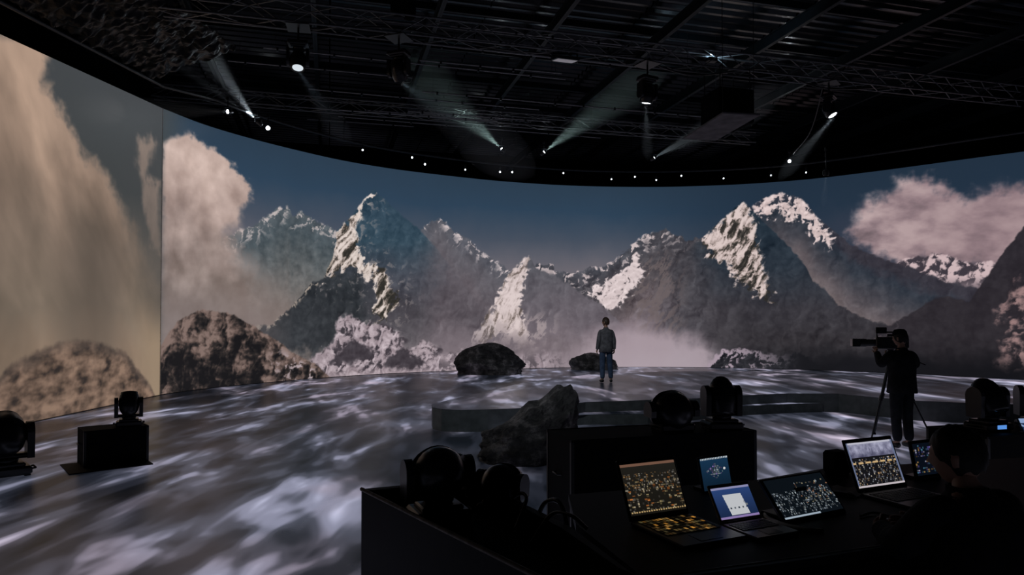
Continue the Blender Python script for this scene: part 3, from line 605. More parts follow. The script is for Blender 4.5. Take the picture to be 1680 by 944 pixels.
# lamps on the curved pipe with upward beams
def pipe_lamp(p, d, label, br): return par_can(p, d, label, br)
L1 = (-7.28, 19.45, 7.62); t = pipe_lamp(L1, (-.75, -.4, .75), 'bright small lamp above the left cloud, upper one of a close pair', 60.)
beam(t, Vector(L1) + Vector((-.08, -.04, .08)), (-9.1, 18.2, 9.75), .33, 950, 'strong fanned beam rising from the pair of lamps at the left', .04)
t = pipe_lamp((-7.05, 19.62, 7.48), (.1, -1, -.2), 'bright small lamp above the left cloud, lower one of a close pair', 90.)
L2 = (-7.62, 18.2, 7.52); t = par_can(L2, (-.5, -.9, -.3), 'small lamp near the screen corner, shining sideways to the left', 30.)
beam(t, Vector(L2) + Vector((-.05, -.09, -.03)), (-8.72, 15.9, 6.85), .14, 9, 'low sideways beam crossing the seam of the screens', .04, (1, .93, .9))
L3 = (-.35, 23.2, 7.78); t = pipe_lamp(L3, (-.75, -.5, .55), 'small lamp at the middle of the pipe, beam fanning up to the left', 50.)
beam(t, Vector(L3) + Vector((-.07, -.05, .05)), (-2.9, 21.2, 9.65), .28, 450, 'fanned greenish beam rising to the left at mid stage', .04, (.7, 1, .93))
L4 = (1.1, 23.5, 7.74); t = pipe_lamp(L4, (.8, -.5, .5), 'small lamp at the middle of the pipe, beam fanning up to the right', 50.)
beam(t, Vector(L4) + Vector((.07, -.05, .05)), (4.1, 21.9, 9.65), .24, 450, 'fanned greenish beam rising to the right at mid stage', .04, (.7, 1, .93))
L5 = (5.1, 24.4, 7.76); t = pipe_lamp(L5, (.8, -.5, .4), 'small lamp under the grey baffle, beam rising to the right', 40.)
beam(t, Vector(L5) + Vector((.07, -.05, .04)), (7.9, 22.3, 9.0), .22, 210, 'dim beam rising right below the grey baffle', .04)
par_can((10.1, 24.75, 7.72), (-.1, -1, -.2), 'bright small lamp at the foot of the short slanting beam', 90.)
L6 = (10.9, 23.6, 6.98); t = par_can(L6, (.15, .35, -.9), 'single lamp hanging low over the sky right of the twin summits', 60., .09, .9)
beam(t, Vector(L6) + Vector((.01, .03, -.08)), (11.05, 24.1, 6.2), .14, 40, 'tiny beam falling over the blue sky near the pink cloud', .04)
# the row of small lamps on the pipe: pixel-free plan, one every metre or so
row = [(9.0, 40, 'first'), (9.55, 50, 'second'), (11.2, 8, ''), (12.7, 26, ''), (13.25, 36, ''), (15.5, 18, ''), (17.6, 10, ''), (18.6, 14, ''), (19.5, 6, ''), (20.6, 16, ''), (22.3, 12, ''), (6.9, 10, ''), (24.2, 7, ''), (25.6, 9, '')]
row_lab = ['small bright lamp over the tallest summit, left of two', 'small bright lamp, right of the two over the tallest summit',
 'dim lamp over the sky between the tallest and the centre summit', 'bright lamp over the middle sky, left of a pair', 'bright lamp over the middle sky, right of a pair',
 'lamp over the sky just left of the standing person', 'dim lamp over the sky right of the standing person', 'lamp above the dark massif, second right of the person',
 'dim lamp above the dark massif, third right of the person', 'lamp above the dark massif, below the grey baffle', 'lamp above the front summit on the right', 'dim lamp above the slope left of the tallest summit',
 'dim lamp above the twin summits', 'dim lamp above the gap left of the pink cloud']
for (u, br, _), lab in zip(row, row_lab):
    x, y = plan_at(u); i = np.argmin(abs(us - u)); z = 7.66 + random.uniform(-.16, .1)
    par_can((float(x - ox[i] * .9), float(y - oy[i] * .9), z), (random.uniform(-.3, .3), -1, -.35), lab, float(br) * .35, .045, .16)
# flat flood panel on the truss
t = thing('flood_panel', 'square flood panel with a pale face under the middle of the truss', 'light panel', on_truss(1.25) + Vector((0, 0, .22)), .3)
Rf = Matrix.Rotation(.22, 4, 'X')
MB().box((0, 0, 0), (.56, .46, .07), Rf, .01).build('housing', black, t)
MB().box((0, 0, -.04), (.48, .38, .012), Rf).build('diffuser', mat('flood_face', (.5, .47, .5), .6, emit=(.75, .72, .80), strength=.16), t)
MB().box((-.31, 0, .1), (.02, .05, .3)).box((.31, 0, .1), (.02, .05, .3)).box((0, 0, .24), (.64, .05, .02)).build('bracket', black, t)
# hoist above the second moving light
h = thing('chain_hoist', 'black chain hoist and drop above the second hanging moving light', 'hoist', on_truss(-2.5) + Vector((0, 0, .75)))
MB().box((0, 0, .35), (.34, .30, .55), ch=.04).build('motor', blackm, h)
MB().tube([(0, 0, .6), (0, 0, 1.3)], .02, 6).build('chain', steel, h)
MB().lathe([(.10, -.02), (.15, .05), (.16, .2), (.12, .3)], 12, Matrix.Translation((.22, 0, .0)), 1, 1).build('chain_bag', drape, h)
# projector in a black box
pj = thing('projector', 'large black projector box hanging below the truss', 'projector', on_truss(5.45) + Vector((0, .1, -1.02)), GR)
MB().box((0, 0, .42), (1.0, .9, .84), ch=.04).build('housing', drape, pj)
MB().lathe([(.11, 0), (.13, .1), (.13, .2), (.11, .2)], 20, Matrix.Translation((.2, .45, .4)) @ Matrix.Rotation(-PI / 2, 4, 'X')).build('lens', lensoff, pj)
for x in (-.42, .42):
    for y in (-.36, .36): MB().cyl((x, y, .84), (x, y, 1.40), .014, n=6).build('hanger', black, pj)
# grey baffle beside it
bf = thing('ceiling_baffle', 'flat grey baffle board hanging behind the black projector box', 'baffle', (5.25, 17.2, 6.82), GR - .1)
MB().box((0, 0, 0), (.95, 2.3, .05), ch=.01).build('board', mat('grey_felt', (.16, .15, .155), .8, 0, .2, .35, 3.), bf)
for x in (-.4, .4):
    for y in (-1., 1.): MB().cyl((x, y, .02), (x, y, 2.8), .008, n=6).build('hanger', black, bf)
# cool uplight added on the truss to brighten the roof ribs
wl = thing('added_uplight', 'small cool lamp added on the truss to light the roof ribs', 'added light', on_truss(5.0) + Vector((0, 0, .55)), .3)
MB().box((0, 0, .04), (.26, .18, .10), ch=.015).build('housing', black, wl)
MB().box((0, 0, .092), (.2, .13, .006)).build('lens', lens_mat('work', (.6, .85, 1), 2.), wl)
spot(wl, wl.location + Vector((0, 0, .12)), wl.location + Vector((1.2, 1.2, 1.6)), 45, 2.3, .6, (.55, .80, 1), .05)
# cable bundles lying over truss and beams
def cable(pts, r, label, m=None, name='cable'):
    P_ = catmull(pts, 8); return tag(MB().tube([tuple(p) for p in P_], r, 6).build(name, m or black), label, 'cable')
cable([on_truss(-8) + Vector((0, 0, .5)), on_truss(-5) + Vector((0, .1, .3)), on_truss(-2.5) + Vector((0, 0, .52)), on_truss(0) + Vector((0, .1, .33)), on_truss(3) + Vector((0, 0, .5))], .022, 'thick black cable run along the left half of the truss')
cable([on_truss(3) + Vector((0, .1, .5)), on_truss(4.5) + Vector((0, .1, .2)), on_truss(6.5) + Vector((0, 0, .5)), on_truss(8.4) + Vector((0, .2, .25)), on_truss(11) + Vector((0, 0, .5))], .022, 'thick black cable run along the right half of the truss')
cable([on_truss(8.3) + Vector((0, .3, .1)), (8.6, 18.6, 8.5), (9.2, 20, 8.9), (9.9, 22.5, 8.2), (10.1, 24.4, 7.9)], .018, 'sagging cable from the right moving light to the pipe')
# housing of the added key light, out of view overhead
kl = thing('added_key_light', 'large black profile spotlight added out of view as key light', 'spotlight', KEY_POS)
Mk = aim(KEY_AIM - KEY_POS)
MB().lathe([(.10, -.75), (.15, -.70), (.15, -.25), (.12, -.20), (.12, -.02), (.14, -.02)], 20, Mk).build('barrel', black, kl)
MB().lathe([(.115, -.06), (.05, -.04), (.01, -.035)], 20, Mk).build('lens', lens_mat('key', (.86, .93, 1), 3.), kl)
MB().tube([(.2, -.1, .05), (.2, -.1, .35), (-.2, -.1, .35), (-.2, -.1, .05)], .014, 6).cyl((0, -.1, .35), (0, -.1, .6), .02, n=8).build('yoke', black, kl)
key.parent = kl; key.matrix_parent_inverse = Matrix.Translation(KEY_POS).inverted()
# ---------------------------------------------------------------- raised platform with a step
deck = [(-1.47, 12.54), (-1.40, 12.1), (-1.22, 11.85), (-.9, 11.76), (-.42, 11.81), (.43, 12.1), (1.38, 12.88), (2.59, 13.2), (3.67, 13.5), (4.6, 14.0), (5.8, 14.42), (6.85, 14.35), (7.3, 13.65), (7.75, 13.1), (8.6, 12.72), (9.8, 12.45), (11.6, 12.6), (13.2, 14.5), (13.3, 17.2), (11.5, 19.6), (8, 20.8), (4.5, 20.6), (2, 19.2), (.3, 17), (-.75, 14.4), (-1.2, 13.3)]
pf = thing('stage_platform', 'wide low dark stage platform on which the person stands', 'platform')
n = len(deck); riser = mat('riser_grey', (.055, .062, .064), .5, 0, .4)
m = MB(); V = [(x, y, 0) for x, y in deck] + [(x, y, .375) for x, y in deck]; m.add(V, [(i, (i + 1) % n, n + (i + 1) % n, n + i) for i in range(n)]); m.build('riser', riser, pf)
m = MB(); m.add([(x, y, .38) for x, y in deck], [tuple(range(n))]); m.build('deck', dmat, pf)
m = MB(); cx, cy = 5.5, 16
q = [(x + (cx - x) * .003, y + (cy - y) * .003) for x, y in deck]; V = [(x, y, .372) for x, y in deck] + [(x, y, .3815) for x, y in q]
m.add(V, [(i, (i + 1) % n, n + (i + 1) % n, n + i) for i in range(n)]); m.build('edge_trim', mat('deck_edge', (.10, .10, .11), .35, .5, .5), pf)
stp = [(.2, 12.3), (.66, 12.40), (1.32, 12.57), (2.51, 12.66), (3.38, 13.08), (4.43, 13.74), (5.79, 14.19), (6.5, 14.33), (5.8, 14.40), (4.6, 13.985), (3.67, 13.485), (2.59, 13.185), (1.38, 12.865), (.6, 12.25)]
st = thing('stage_step', 'narrow curved step along the front of the stage platform', 'step'); n = len(stp)
m = MB(); m.add([(x, y, 0) for x, y in stp] + [(x, y, .185) for x, y in stp], [(i, (i + 1) % n, n + (i + 1) % n, n + i) for i in range(n)]); m.build('riser', riser, st)
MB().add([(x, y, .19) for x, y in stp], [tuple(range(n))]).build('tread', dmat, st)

# ---------------------------------------------------------------- boulders
def rock_mat(name, c0, c1, c2):
    m, nt, b = nodes_of(name); N = nt.nodes; K = nt.links.new; tc = N.new('ShaderNodeTexCoord')
    no = N.new('ShaderNodeTexNoise'); no.inputs['Scale'].default_value = 3.2; no.inputs['Detail'].default_value = 9; no.inputs['Roughness'].default_value = .68; K(tc.outputs['Object'], no.inputs['Vector'])
    cr = N.new('ShaderNodeValToRGB'); e = cr.color_ramp.elements; e[0].position = .36; e[0].color = (*c0, 1); e[1].position = .68; e[1].color = (*c2, 1); k = e.new(.52); k.color = (*c1, 1)
    K(no.outputs['Fac'], cr.inputs['Fac']); K(cr.outputs['Color'], b.inputs['Base Color']); b.inputs['Roughness'].default_value = .62; b.inputs['Specular IOR Level'].default_value = .45
    n2 = N.new('ShaderNodeTexNoise'); n2.inputs['Scale'].default_value = 11; n2.inputs['Detail'].default_value = 9; n2.inputs['Roughness'].default_value = .7; K(tc.outputs['Object'], n2.inputs['Vector'])
    bp = N.new('ShaderNodeBump'); bp.inputs['Strength'].default_value = 1.; bp.inputs['Distance'].default_value = .10; K(n2.outputs['Fac'], bp.inputs['Height']); K(bp.outputs['Normal'], b.inputs['Normal']); return m
rockm = rock_mat('boulder_stone', (.022, .022, .023), (.10, .097, .098), (.46, .43, .43))
def boulder(label, loc, size, shape, seed, planes=16, rz=0., sub=5, rough=.10):
    import bmesh
    bm = bmesh.new(); bmesh.ops.create_icosphere(bm, subdivisions=sub, radius=1); r = random.Random(seed)
    pl = []
    for i in range(planes):
        v = Vector((r.gauss(0, 1), r.gauss(0, 1), r.gauss(0, .8))).normalized(); pl.append((v, r.uniform(.70, .92)))
    for v in bm.verts:
        d = v.co.normalized(); rad = 1.0
        for nrm, k in pl:
            c = d.dot(nrm)
            if c > .05: rad = min(rad, k / c)
        p = d * rad; o = Vector((seed * 3.1, seed, 0))
        p *= 1 + rough * mnoise.fractal(d * 2.2 + o, .9, 2.1, 5) + rough * .35 * mnoise.noise(d * 9 + o) + rough * .2 * mnoise.noise(d * 23 + o)
        if d.z < 0: p = Vector((p.x, p.y, p.z)); fl_ = 1 / max(.45, math.sqrt(1 - d.z * d.z)); p.x *= fl_; p.y *= fl_
        z = max(p.z, -.42) + .42
        x, y, z = shape(p.x, p.y, z / 1.36)
        v.co = (x * size[0] / 2, y * size[1] / 2, z * size[2])
    me = bpy.data.meshes.new('boulder'); bm.to_mesh(me); bm.free(); me.polygons.foreach_set('use_smooth', [False] * len(me.polygons))
    return tag(put('boulder', me, rockm, None, loc, (0, 0, rz)), label, 'boulder')
def wedge(x, y, z):   # low on the left, peak on the right
    f = .52 + .62 * max(0, min(1, (x + .75) / 1.45)) ** 1.5
    return x + .16 * z * (1 if x > 0 else .2), y, z * f * 1.0
boulder('large jagged dark boulder in front of the stage platform', (.24, 9.62, -.02), (1.60, 1.25, 1.12), wedge, 5, 24, 0, 5, .11)
boulder('wide rounded grey boulder in front of the screen centre', (-.80, 24.5, -.02), (2.95, 1.6, 1.0), lambda x, y, z: (x, y, z ** .8 * (1.08 - .5 * abs(x) ** 2.4)), 12, 22, 0, 5, .10)
boulder('small dark boulder at the screen foot behind the standing person', (3.15, 26.6, -.02), (2.1, 1.1, .66), lambda x, y, z: (x, y, z ** .85 * (1 - .25 * max(0, x))), 23, 14, 0, 4, .09)
boulder('little stone lying left of the large jagged boulder', (-.80, 9.25, -.01), (.34, .26, .16), lambda x, y, z: (x, y, z), 31, 10, .4, 3, .14)

# ---------------------------------------------------------------- boxes and standing moving lights
def flight_case(name, label, loc, size, rz, lid=True):
    t = thing(name, label, 'case', loc, rz); x, y, z = size
    MB().box((0, 0, z / 2), size, ch=.012).build('shell', blackm, t)
    for sx in (-1, 1):
        for sy in (-1, 1):
            MB().box((sx * (x / 2 - .008), sy * (y / 2 - .008), z / 2), (.03, .03, z + .004)).build('corner_edge', black, t)
    m = MB()
    for sy in (-1, 1): m.box((0, sy * (y / 2 - .005), z - .008), (x, .024, .024))
    for sx in (-1, 1): m.box((sx * (x / 2 - .005), 0, z - .008), (.024, y, .024))
    m.build('top_edge', blackm, t)
    for sx in (-1, 1): MB().tube([(sx * (x / 2 + .004), -.07, z * .6), (sx * (x / 2 + .035), -.06, z * .6), (sx * (x / 2 + .035), .06, z * .6), (sx * (x / 2 + .004), .07, z * .6)], .009, 6).build('handle', black, t)
    return t
ang = math.atan2(.49, .57)
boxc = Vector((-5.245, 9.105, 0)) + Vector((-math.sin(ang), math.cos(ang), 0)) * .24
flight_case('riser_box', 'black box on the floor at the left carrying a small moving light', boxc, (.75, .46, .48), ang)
MB_ = MB().box((0, 0, .006), (.95, .75, .012)); tag(MB_.build('shadow_sheet', mat('shadow_dark', (.012, .011, .011), .7, 0, .2), None, boxc + Vector((.02, -.18, 0)), (0, 0, ang)), 'thin dark sheet standing in for the shadow under the black box', 'shadow sheet')  # dark sheet laid where the box's shadow falls
moving_head('small moving light standing on the black box at the left', (boxc.x + .18, boxc.y + .05, .48), .5, -.35, .78)
moving_head('large moving light on the floor at the left edge of the picture', (-6.25, 8.45, 0), .75, -.9, 1.3, fat=1.05)
case_c = (ab(0, .93) + Vector((.51, 6.02, 0))) + ab(.3, 0)
flight_case('flight_case', 'long black flight case behind the laptops, carrying two moving lights', (case_c.x, case_c.y, 0), (1.88, .62, .87), math.radians(16.7))
moving_head('round-backed moving light tipped over, on the black flight case', (1.52, 6.50, .87), .25, -1.75, .87, fat=1.42, zc=.21)
moving_head('upright moving light on the right end of the black flight case', (2.02, 6.60, .87), .1, PI - .12, .84, fat=.95)
flight_case('flight_case', 'black flight case at the far right behind the seated operator', (5.35, 7.35, 0), (1.5, .7, .76), math.radians(16))
bluep = mat('blue_status_panel', (.02, .04, .1), .3, emit=(.12, .35, .9), strength=.8)
moving_head('moving light on the right case, left of two, small blue status panel', (5.02, 7.22, .76), .3, 2.6, .92, panel=bluep)
moving_head('moving light on the right case, cut by the right picture edge', (5.62, 7.30, .76), -.3, .9, .92, panel=bluep)

rt = thing('tablet', 'small tablet with pale blue screen on the right case, at the picture edge', 'tablet', (5.34, 6.98, .76), math.radians(10))
# ---------------------------------------------------------------- control desk
dk = thing('control_desk', 'long black control desk with laptops in the foreground', 'desk', (0, 0, 0))
top = [(.515, 2.70), (1.99, 3.20), (3.4, 3.6), (4.3, 3.9), (4.0, 5.15), (2.13, 4.71), (1.55, 4.38), (.33, 4.02), (.32, 3.44), (.50, 2.81)]
deskm = mat('desk_black', (.005, .0047, .0047), .6, 0, .12, .4, 5.)
MB().prism(top, .86, .90).build('top', deskm, dk)
m = MB()
e = [(.53, 2.72), (1.99, 3.22), (3.4, 3.62)]
for (x0, y0_), (x1, y1_) in zip(e[:-1], e[1:]):
    m.add([(x0, y0_, .02), (x1, y1_, .02), (x1, y1_, .86), (x0, y0_, .86)], [(0, 1, 2, 3)])
m.build('front_skirt', drape, dk)
for x, y in ((.42, 3.9), (1.6, 4.25), (2.2, 4.6), (3.9, 5.0), (3.9, 3.9), (.58, 2.92), (2.0, 3.35)): MB().box((x, y, .43), (.05, .05, .86)).build('leg', black, dk)
m = MB(); m.tube([(.52, 2.705, .90), (1.99, 3.21, .90), (3.4, 3.61, .90)], .009, 6); m.build('edge_strip', mat('pale_edge', (.10, .12, .11), .4, .2, .5), dk)  # strip along the near edge, paler than the desk top
# open crate at the desk's left end
cr_ = thing('open_crate', 'black open-topped crate at the left end of the desk, paler wooden rim', 'crate')
cp = [(-.91, 4.15), (.78, 1.79), (1.05, 1.98), (.48, 2.79), (.28, 3.42), (-.26, 4.42)]
n = len(cp); c0 = Vector((.1, 3.2)); inn = []
for x, y in cp: v = Vector((x, y)); d = (c0 - v); inn.append(tuple(v + d * (.045 / d.length * 1.3)))
for i in range(n):
    j = (i + 1) % n; (ax, ay), (bx, by), (cx, cy), (ex, ey) = cp[i], cp[j], inn[j], inn[i]
    m = MB(); m.add([(ax, ay, 0), (bx, by, 0), (cx, cy, 0), (ex, ey, 0), (ax, ay, .9), (bx, by, .9), (cx, cy, .9), (ex, ey, .9)], [(3, 2, 1, 0), (4, 5, 6, 7), (0, 1, 5, 4), (2, 3, 7, 6)]); m.build('side_panel', deskm, cr_)
MB().prism(inn, .76, .78).build('shelf', deskm, cr_)
m = MB(); m.tube([(x, y, .90) for x, y in cp[:2]], .012, 6); m.build('pale_rim', mat('pale_wood_rim', (.14, .11, .085), .6, 0, .3, .5, 20.), cr_)  # tube along one crate edge, paler than the side panels
moving_head('big round moving light in the open crate, back to the viewer', (-.42, 3.92, .78), .4, -1.9, .80, fat=1.2, zc=.33)
moving_head('smaller moving light in the open crate, behind the big round one', (-.06, 4.08, .78), -.5, -1.8, .62, fat=1.2, zc=.27)
# cables spilling over the crate's edge
cm = mat('cable_rubber', (.02, .02, .02), .45)
cable([(-.05, 4.05, .80), (.03, 3.9, .93), (.08, 3.78, .94), (.02, 3.62, .82)], .011, 'black cable looping over the crate edge beside the small moving light', cm)
cable([(.12, 3.75, .80), (.18, 3.66, .95), (.26, 3.52, .96), (.30, 3.40, .70)], .012, 'black cable hanging over the crate rim toward the flight case', cm)
cable([(.10, 3.5, .79), (.2, 3.5, .93), (.29, 3.38, .96), (.36, 3.30, .92)], .010, 'black cable running from the crate onto the desk', cm)
# ---------------------------------------------------------------- screens of the desk devices
def ui_mesh(name, w, h, nx, ny, fn):
    """w x h screen in the XZ plane; fn(x, y) -> rgb 0..255 with x, y in 0..1, one colour per cell"""
    gx = np.linspace(-w / 2, w / 2, nx + 1); gz = np.linspace(0, h, ny + 1); GX, GZ = np.meshgrid(gx, gz)
    me = grid_mesh(name, np.stack([GX, np.zeros_like(GX), GZ], -1)); cx, cy = np.meshgrid((np.arange(nx) + .5) / nx, (np.arange(ny) + .5) / ny)
    c = to_linear(np.clip(fn(cx, cy), 0, 255)).reshape(-1, 3); rgba = np.ones((len(c) * 4, 4), np.float32); rgba[:, :3] = np.repeat(c, 4, 0)
    at = me.attributes.new('picture', 'FLOAT_COLOR', 'CORNER'); at.data.foreach_set('color', rgba.reshape(-1)); return me
uimat = mat_screen('laptop_display', .8, True, .25)
def dots(x, y, seed, nx, ny, p, cols, y0=0., y1=1., dim=.0):
    r = np.random.RandomState(seed); g = (r.rand(ny, nx) < p); ci = r.randint(len(cols), size=(ny, nx)); br = r.uniform(.35, 1, (ny, nx))
    i = np.clip((y * ny).astype(int), 0, ny - 1); j = np.clip((x * nx).astype(int), 0, nx - 1)
    on = g[i, j] & (y > y0) & (y < y1) & (((y * ny) % 1) > .25) & (((x * nx) % 1) < .85)
    return on[..., None], np.array(cols, float)[ci[i, j]] * br[i, j][..., None]
def ui_amber(x, y):
    c = np.zeros(x.shape + (3,)) + np.array([26, 24, 20]) + 10 * (y[..., None])
    for sd, nx, ny, p, cols, a, b_ in ((1, 36, 22, .22, [(140, 125, 90), (180, 165, 135), (110, 104, 95)], .06, .62), (2, 44, 26, .30, [(180, 168, 148), (150, 115, 75), (115, 112, 108)], .42, .8), (3, 20, 34, .10, [(200, 120, 60), (170, 150, 110)], .1, .7)):
        on, cc = dots(x, y, sd, nx, ny, p, cols, a, b_); c = np.where(on, cc, c)
    c = np.where((y > .94)[..., None], np.array([120, 88, 72]), c); c = np.where(((y > .04) & (y < .07) & ((x * 23) % 1 > .4))[..., None], np.array([190, 160, 110]), c); return c
def ui_blue(x, y):
    c = np.zeros(x.shape + (3,)) + np.array([22, 48, 72]) * (.7 + .5 * y[..., None])
    d = np.abs(x - .5) * 1.6 + np.abs(y - .58) * 2.2; on, cc = dots(x, y, 8, 22, 16, .7, [(190, 200, 205), (140, 150, 160), (150, 120, 190), (90, 110, 120)]); c = np.where(on & (d < .55)[..., None], cc, c)
    c = np.where(((y > .94) & ((x * 17) % 1 > .45))[..., None], np.array([210, 220, 225]), c); c = np.where((((x - .83) ** 2 + (y - .62) ** 2) < .0016)[..., None], 225, c); c = np.where(((y > .06) & (y < .13) & (np.abs(x - .45) < .1))[..., None], 200, c); return c
def ui_window(x, y):
    c = np.zeros(x.shape + (3,)) + np.array([40, 62, 108]) * (.7 + .5 * y[..., None]); w_ = (np.abs(x - .5 + (y - .5) * .1) < .24) & (y > .10) & (y < .76)
    c = np.where(w_[..., None], np.array([205, 208, 212]), c); c = np.where((w_ & (y < .34) & (np.sin(x * 60) > .4) & (y > .28))[..., None], np.array([70, 80, 90]), c)
    c = np.where((y > .93)[..., None], np.array([150, 150, 190]), c); c = np.where((y < .07)[..., None], np.array([150, 130, 185]), c); on, cc = dots(x, y, 4, 16, 12, .3, [(180, 190, 200)]); c = np.where(on & (((np.abs(x - .78) < .06) & (y > .3) & (y < .6)))[..., None], cc, c); return c
def ui_console(x, y):
    c = np.zeros(x.shape + (3,)) + np.array([14, 20, 26])
    on, cc = dots(x, y, 11, 62, 18, .40, [(150, 160, 170), (190, 200, 205), (110, 120, 130), (100, 110, 120)], .06, .66); c = np.where(on, cc, c)
    on, cc = dots(x, y, 12, 40, 26, .22, [(200, 185, 150), (160, 170, 180), (170, 120, 90)], .3, .85); c = np.where(on & (x > .45)[..., None], cc, c)
    c = np.where(((y < .05) & (x < .6))[..., None], np.array([170, 185, 200]), c); return c
def ui_city(x, y):
    c = np.zeros(x.shape + (3,)) + np.array([24, 24, 28]); sk = y > .66
    n_ = 1.6 * fbm(x * 9, y * 7, 3, 4) - 1.5 * sst(.1, .0, y - .70 - .16 * np.abs(fbm(x * 12, x * 0, 5, 3))); c = np.where(sk[..., None], np.array([150, 150, 175]) + 28 * n_[..., None], c)
    on, cc = dots(x, y, 21, 50, 24, .34, [(205, 195, 175), (190, 195, 205), (140, 140, 150), (190, 155, 115)], .05, .62); c = np.where(on, cc, c)
    c = np.where((((y > .52) & (y < .56)) & (np.sin(x * 40) > -.5))[..., None], np.array([215, 180, 130]), c); c = np.where((y > .955)[..., None], np.array([200, 200, 215]), c); c = np.where(((x < .03) | (x > .965))[..., None], np.array([110, 120, 150]), c); c = np.where((y < .035)[..., None], np.array([210, 200, 205]), c); return c
def ui_violet(x, y):
    c = np.zeros(x.shape + (3,)) + np.array([10, 16, 26]); on, cc = dots(x, y, 31, 14, 16, .3, [(120, 110, 200), (90, 150, 180), (190, 150, 90), (200, 200, 230)], .05, .95); return np.where(on, cc * .8, c)
def device_screen(parent, w, h, fn, nx=110, ny=74, inset=.012, M=None, gain=None):
    me = ui_mesh('display', w, h, nx, ny, fn); o = put('display', me, uimat, parent); return o
keym = mat('key_plastic', (.02, .02, .022), .5)
def laptop(label, loc, rz, w, d, h, tilt, fn, body, keys=None, kb=(.10, .55)):
    t = thing('laptop', label, 'laptop', loc, rz)
    MB().box((0, -d / 2, .010), (w, d, .018), ch=.005).build('base', body, t)
    km = MB(); nk = 16 if w > .3 else 13; nr = 7 if w > .3 else 5
    for r_ in range(nr):
        for k in range(nk):
            cw = w * .86 / nk; rh = d * (kb[1] - kb[0]) / nr
            km.box((-w * .43 + (k + .5) * cw, -d * kb[0] - (r_ + .5) * rh, .0205), (cw * .8, rh * .74, .004))
    me = km.mesh('keyboard')
    if keys is not None:
        at = me.attributes.new('picture', 'FLOAT_COLOR', 'FACE' if False else 'CORNER'); r = np.random.RandomState(5); nb = nk * nr; cols = np.array(keys, float)[r.randint(len(keys), size=nb)] * (r.rand(nb, 1) ** 2); lin = to_linear(cols)
        rgba = np.ones((nb, 6, 4, 4), np.float32); rgba[..., :3] = 0; rgba[:, 1, :, :3] = lin[:, None, :]; at.data.foreach_set('color', rgba.reshape(-1))
    o = put('keyboard', me, mat_screen('backlit_keys', .8, True) if keys is not None else keym, t); o['kind'] = 'stuff'
    MB().box((0, -d * (.5 + kb[1] / 2 + .0), .0195), (w * .34, d * (1 - kb[1]) * .62, .0015)).build('touchpad', mat('touchpad_grey', (.05, .05, .05), .35), t)
    lid = MB().box((0, .006, h / 2 + .01), (w, .012, h + .02), ch=.004).build('lid', body, t, (0, 0, .018), (-tilt, 0, 0))
    sc = device_screen(lid, w * .93, h * .90, fn); sc.location = (0, -.0015, h * .06 + .008)
    MB().cyl((-w * .36, .004, .018), (w * .36, .004, .018), .008, n=8).build('hinge', black, t)
    return t
dark = mat('laptop_black', (.016, .015, .014), .35); silver = mat('laptop_silver', (.30, .27, .25), .35, .7)
laptop('large black laptop with amber rows on screen and amber-lit keys', (.755, 3.49, .90), math.radians(25), .37, .41, .285, .42, ui_amber, dark, [(190, 140, 70), (130, 105, 60), (220, 150, 60), (90, 80, 50)], (.05, .64))
laptop('small silver laptop with a white window on its blue screen', (1.15, 3.43, .90), math.radians(24.6), .265, .24, .175, .55, ui_window, silver)
laptop('black laptop beside the seated operator, pale skyline picture above rows', (2.20, 4.06, .90), math.radians(24), .42, .40, .29, .36, ui_city, dark)
tb = thing('tablet', 'upright tablet with a dark blue screen behind the silver laptop', 'tablet', (1.235, 4.10, .90), math.radians(30))
bd = MB().box((0, .008, .105), (.25, .014, .21), ch=.004).build('body', black, tb, None, (-.22, 0, 0)); sc = device_screen(bd, .23, .185, ui_blue); sc.location = (0, -.0015, .012)
MB().box((0, .07, .006), (.16, .12, .012)).box((0, .075, .07), (.05, .012, .14), Matrix.Rotation(.35, 4, 'X')).build('stand', black, tb)
co = thing('touch_console', 'tilted dark touch screen with rows of white faders between the laptops', 'console', (1.565, 3.525, .90), math.radians(28))
bd = MB().box((0, .012, .12), (.47, .024, .25), ch=.006).build('screen_body', black, co, (0, 0, .012), (-.72, 0, 0)); sc = device_screen(bd, .44, .215, ui_console, 130, 70); sc.location = (0, -.0015, .015)
MB().box((0, .10, .012), (.40, .18, .024), ch=.006).box((0, .11, .07), (.08, .03, .14)).build('stand', black, co)
def ui_pale(x, y): return np.where(((y > .7) | (np.sin(x * 9 + y * 14) > .55))[..., None], np.array([150, 175, 215.]), np.array([34, 52, 84.]))
bd = MB().box((0, .008, .09), (.27, .014, .18), ch=.004).build('body', black, rt, None, (-.5, 0, 0)); sc = device_screen(bd, .25, .16, ui_pale, 60, 40); sc.location = (0, -.0015, .01)
MB().box((0, .07, .005), (.16, .10, .010)).box((0, .07, .05), (.04, .01, .1)).build('stand', black, rt)
mo = thing('monitor', 'small dark monitor with violet dots partly behind the operator', 'monitor', (2.68, 4.40, .90), math.radians(24))
bd = MB().box((0, .01, .13), (.24, .02, .24), ch=.005).build('body', black, mo, (0, 0, .0), (-.2, 0, 0)); sc = device_screen(bd, .21, .20, ui_violet, 60, 50); sc.location = (0, -.0015, .03)
MB().box((0, .05, .008), (.16, .14, .016)).build('foot', black, mo)
sp_ = thing('desk_speaker', 'small black speaker at the back of the desk, left of the skyline laptop', 'speaker', (2.17, 4.58, .90), .4)
MB().box((0, 0, .075), (.15, .13, .15), ch=.02).build('cabinet', blackm, sp_); MB().lathe([(.045, 0), (.05, .008), (.03, .004)], 16, Matrix.Translation((0, -.066, .08)) @ Matrix.Rotation(PI / 2, 4, 'X')).build('cone', black, sp_)
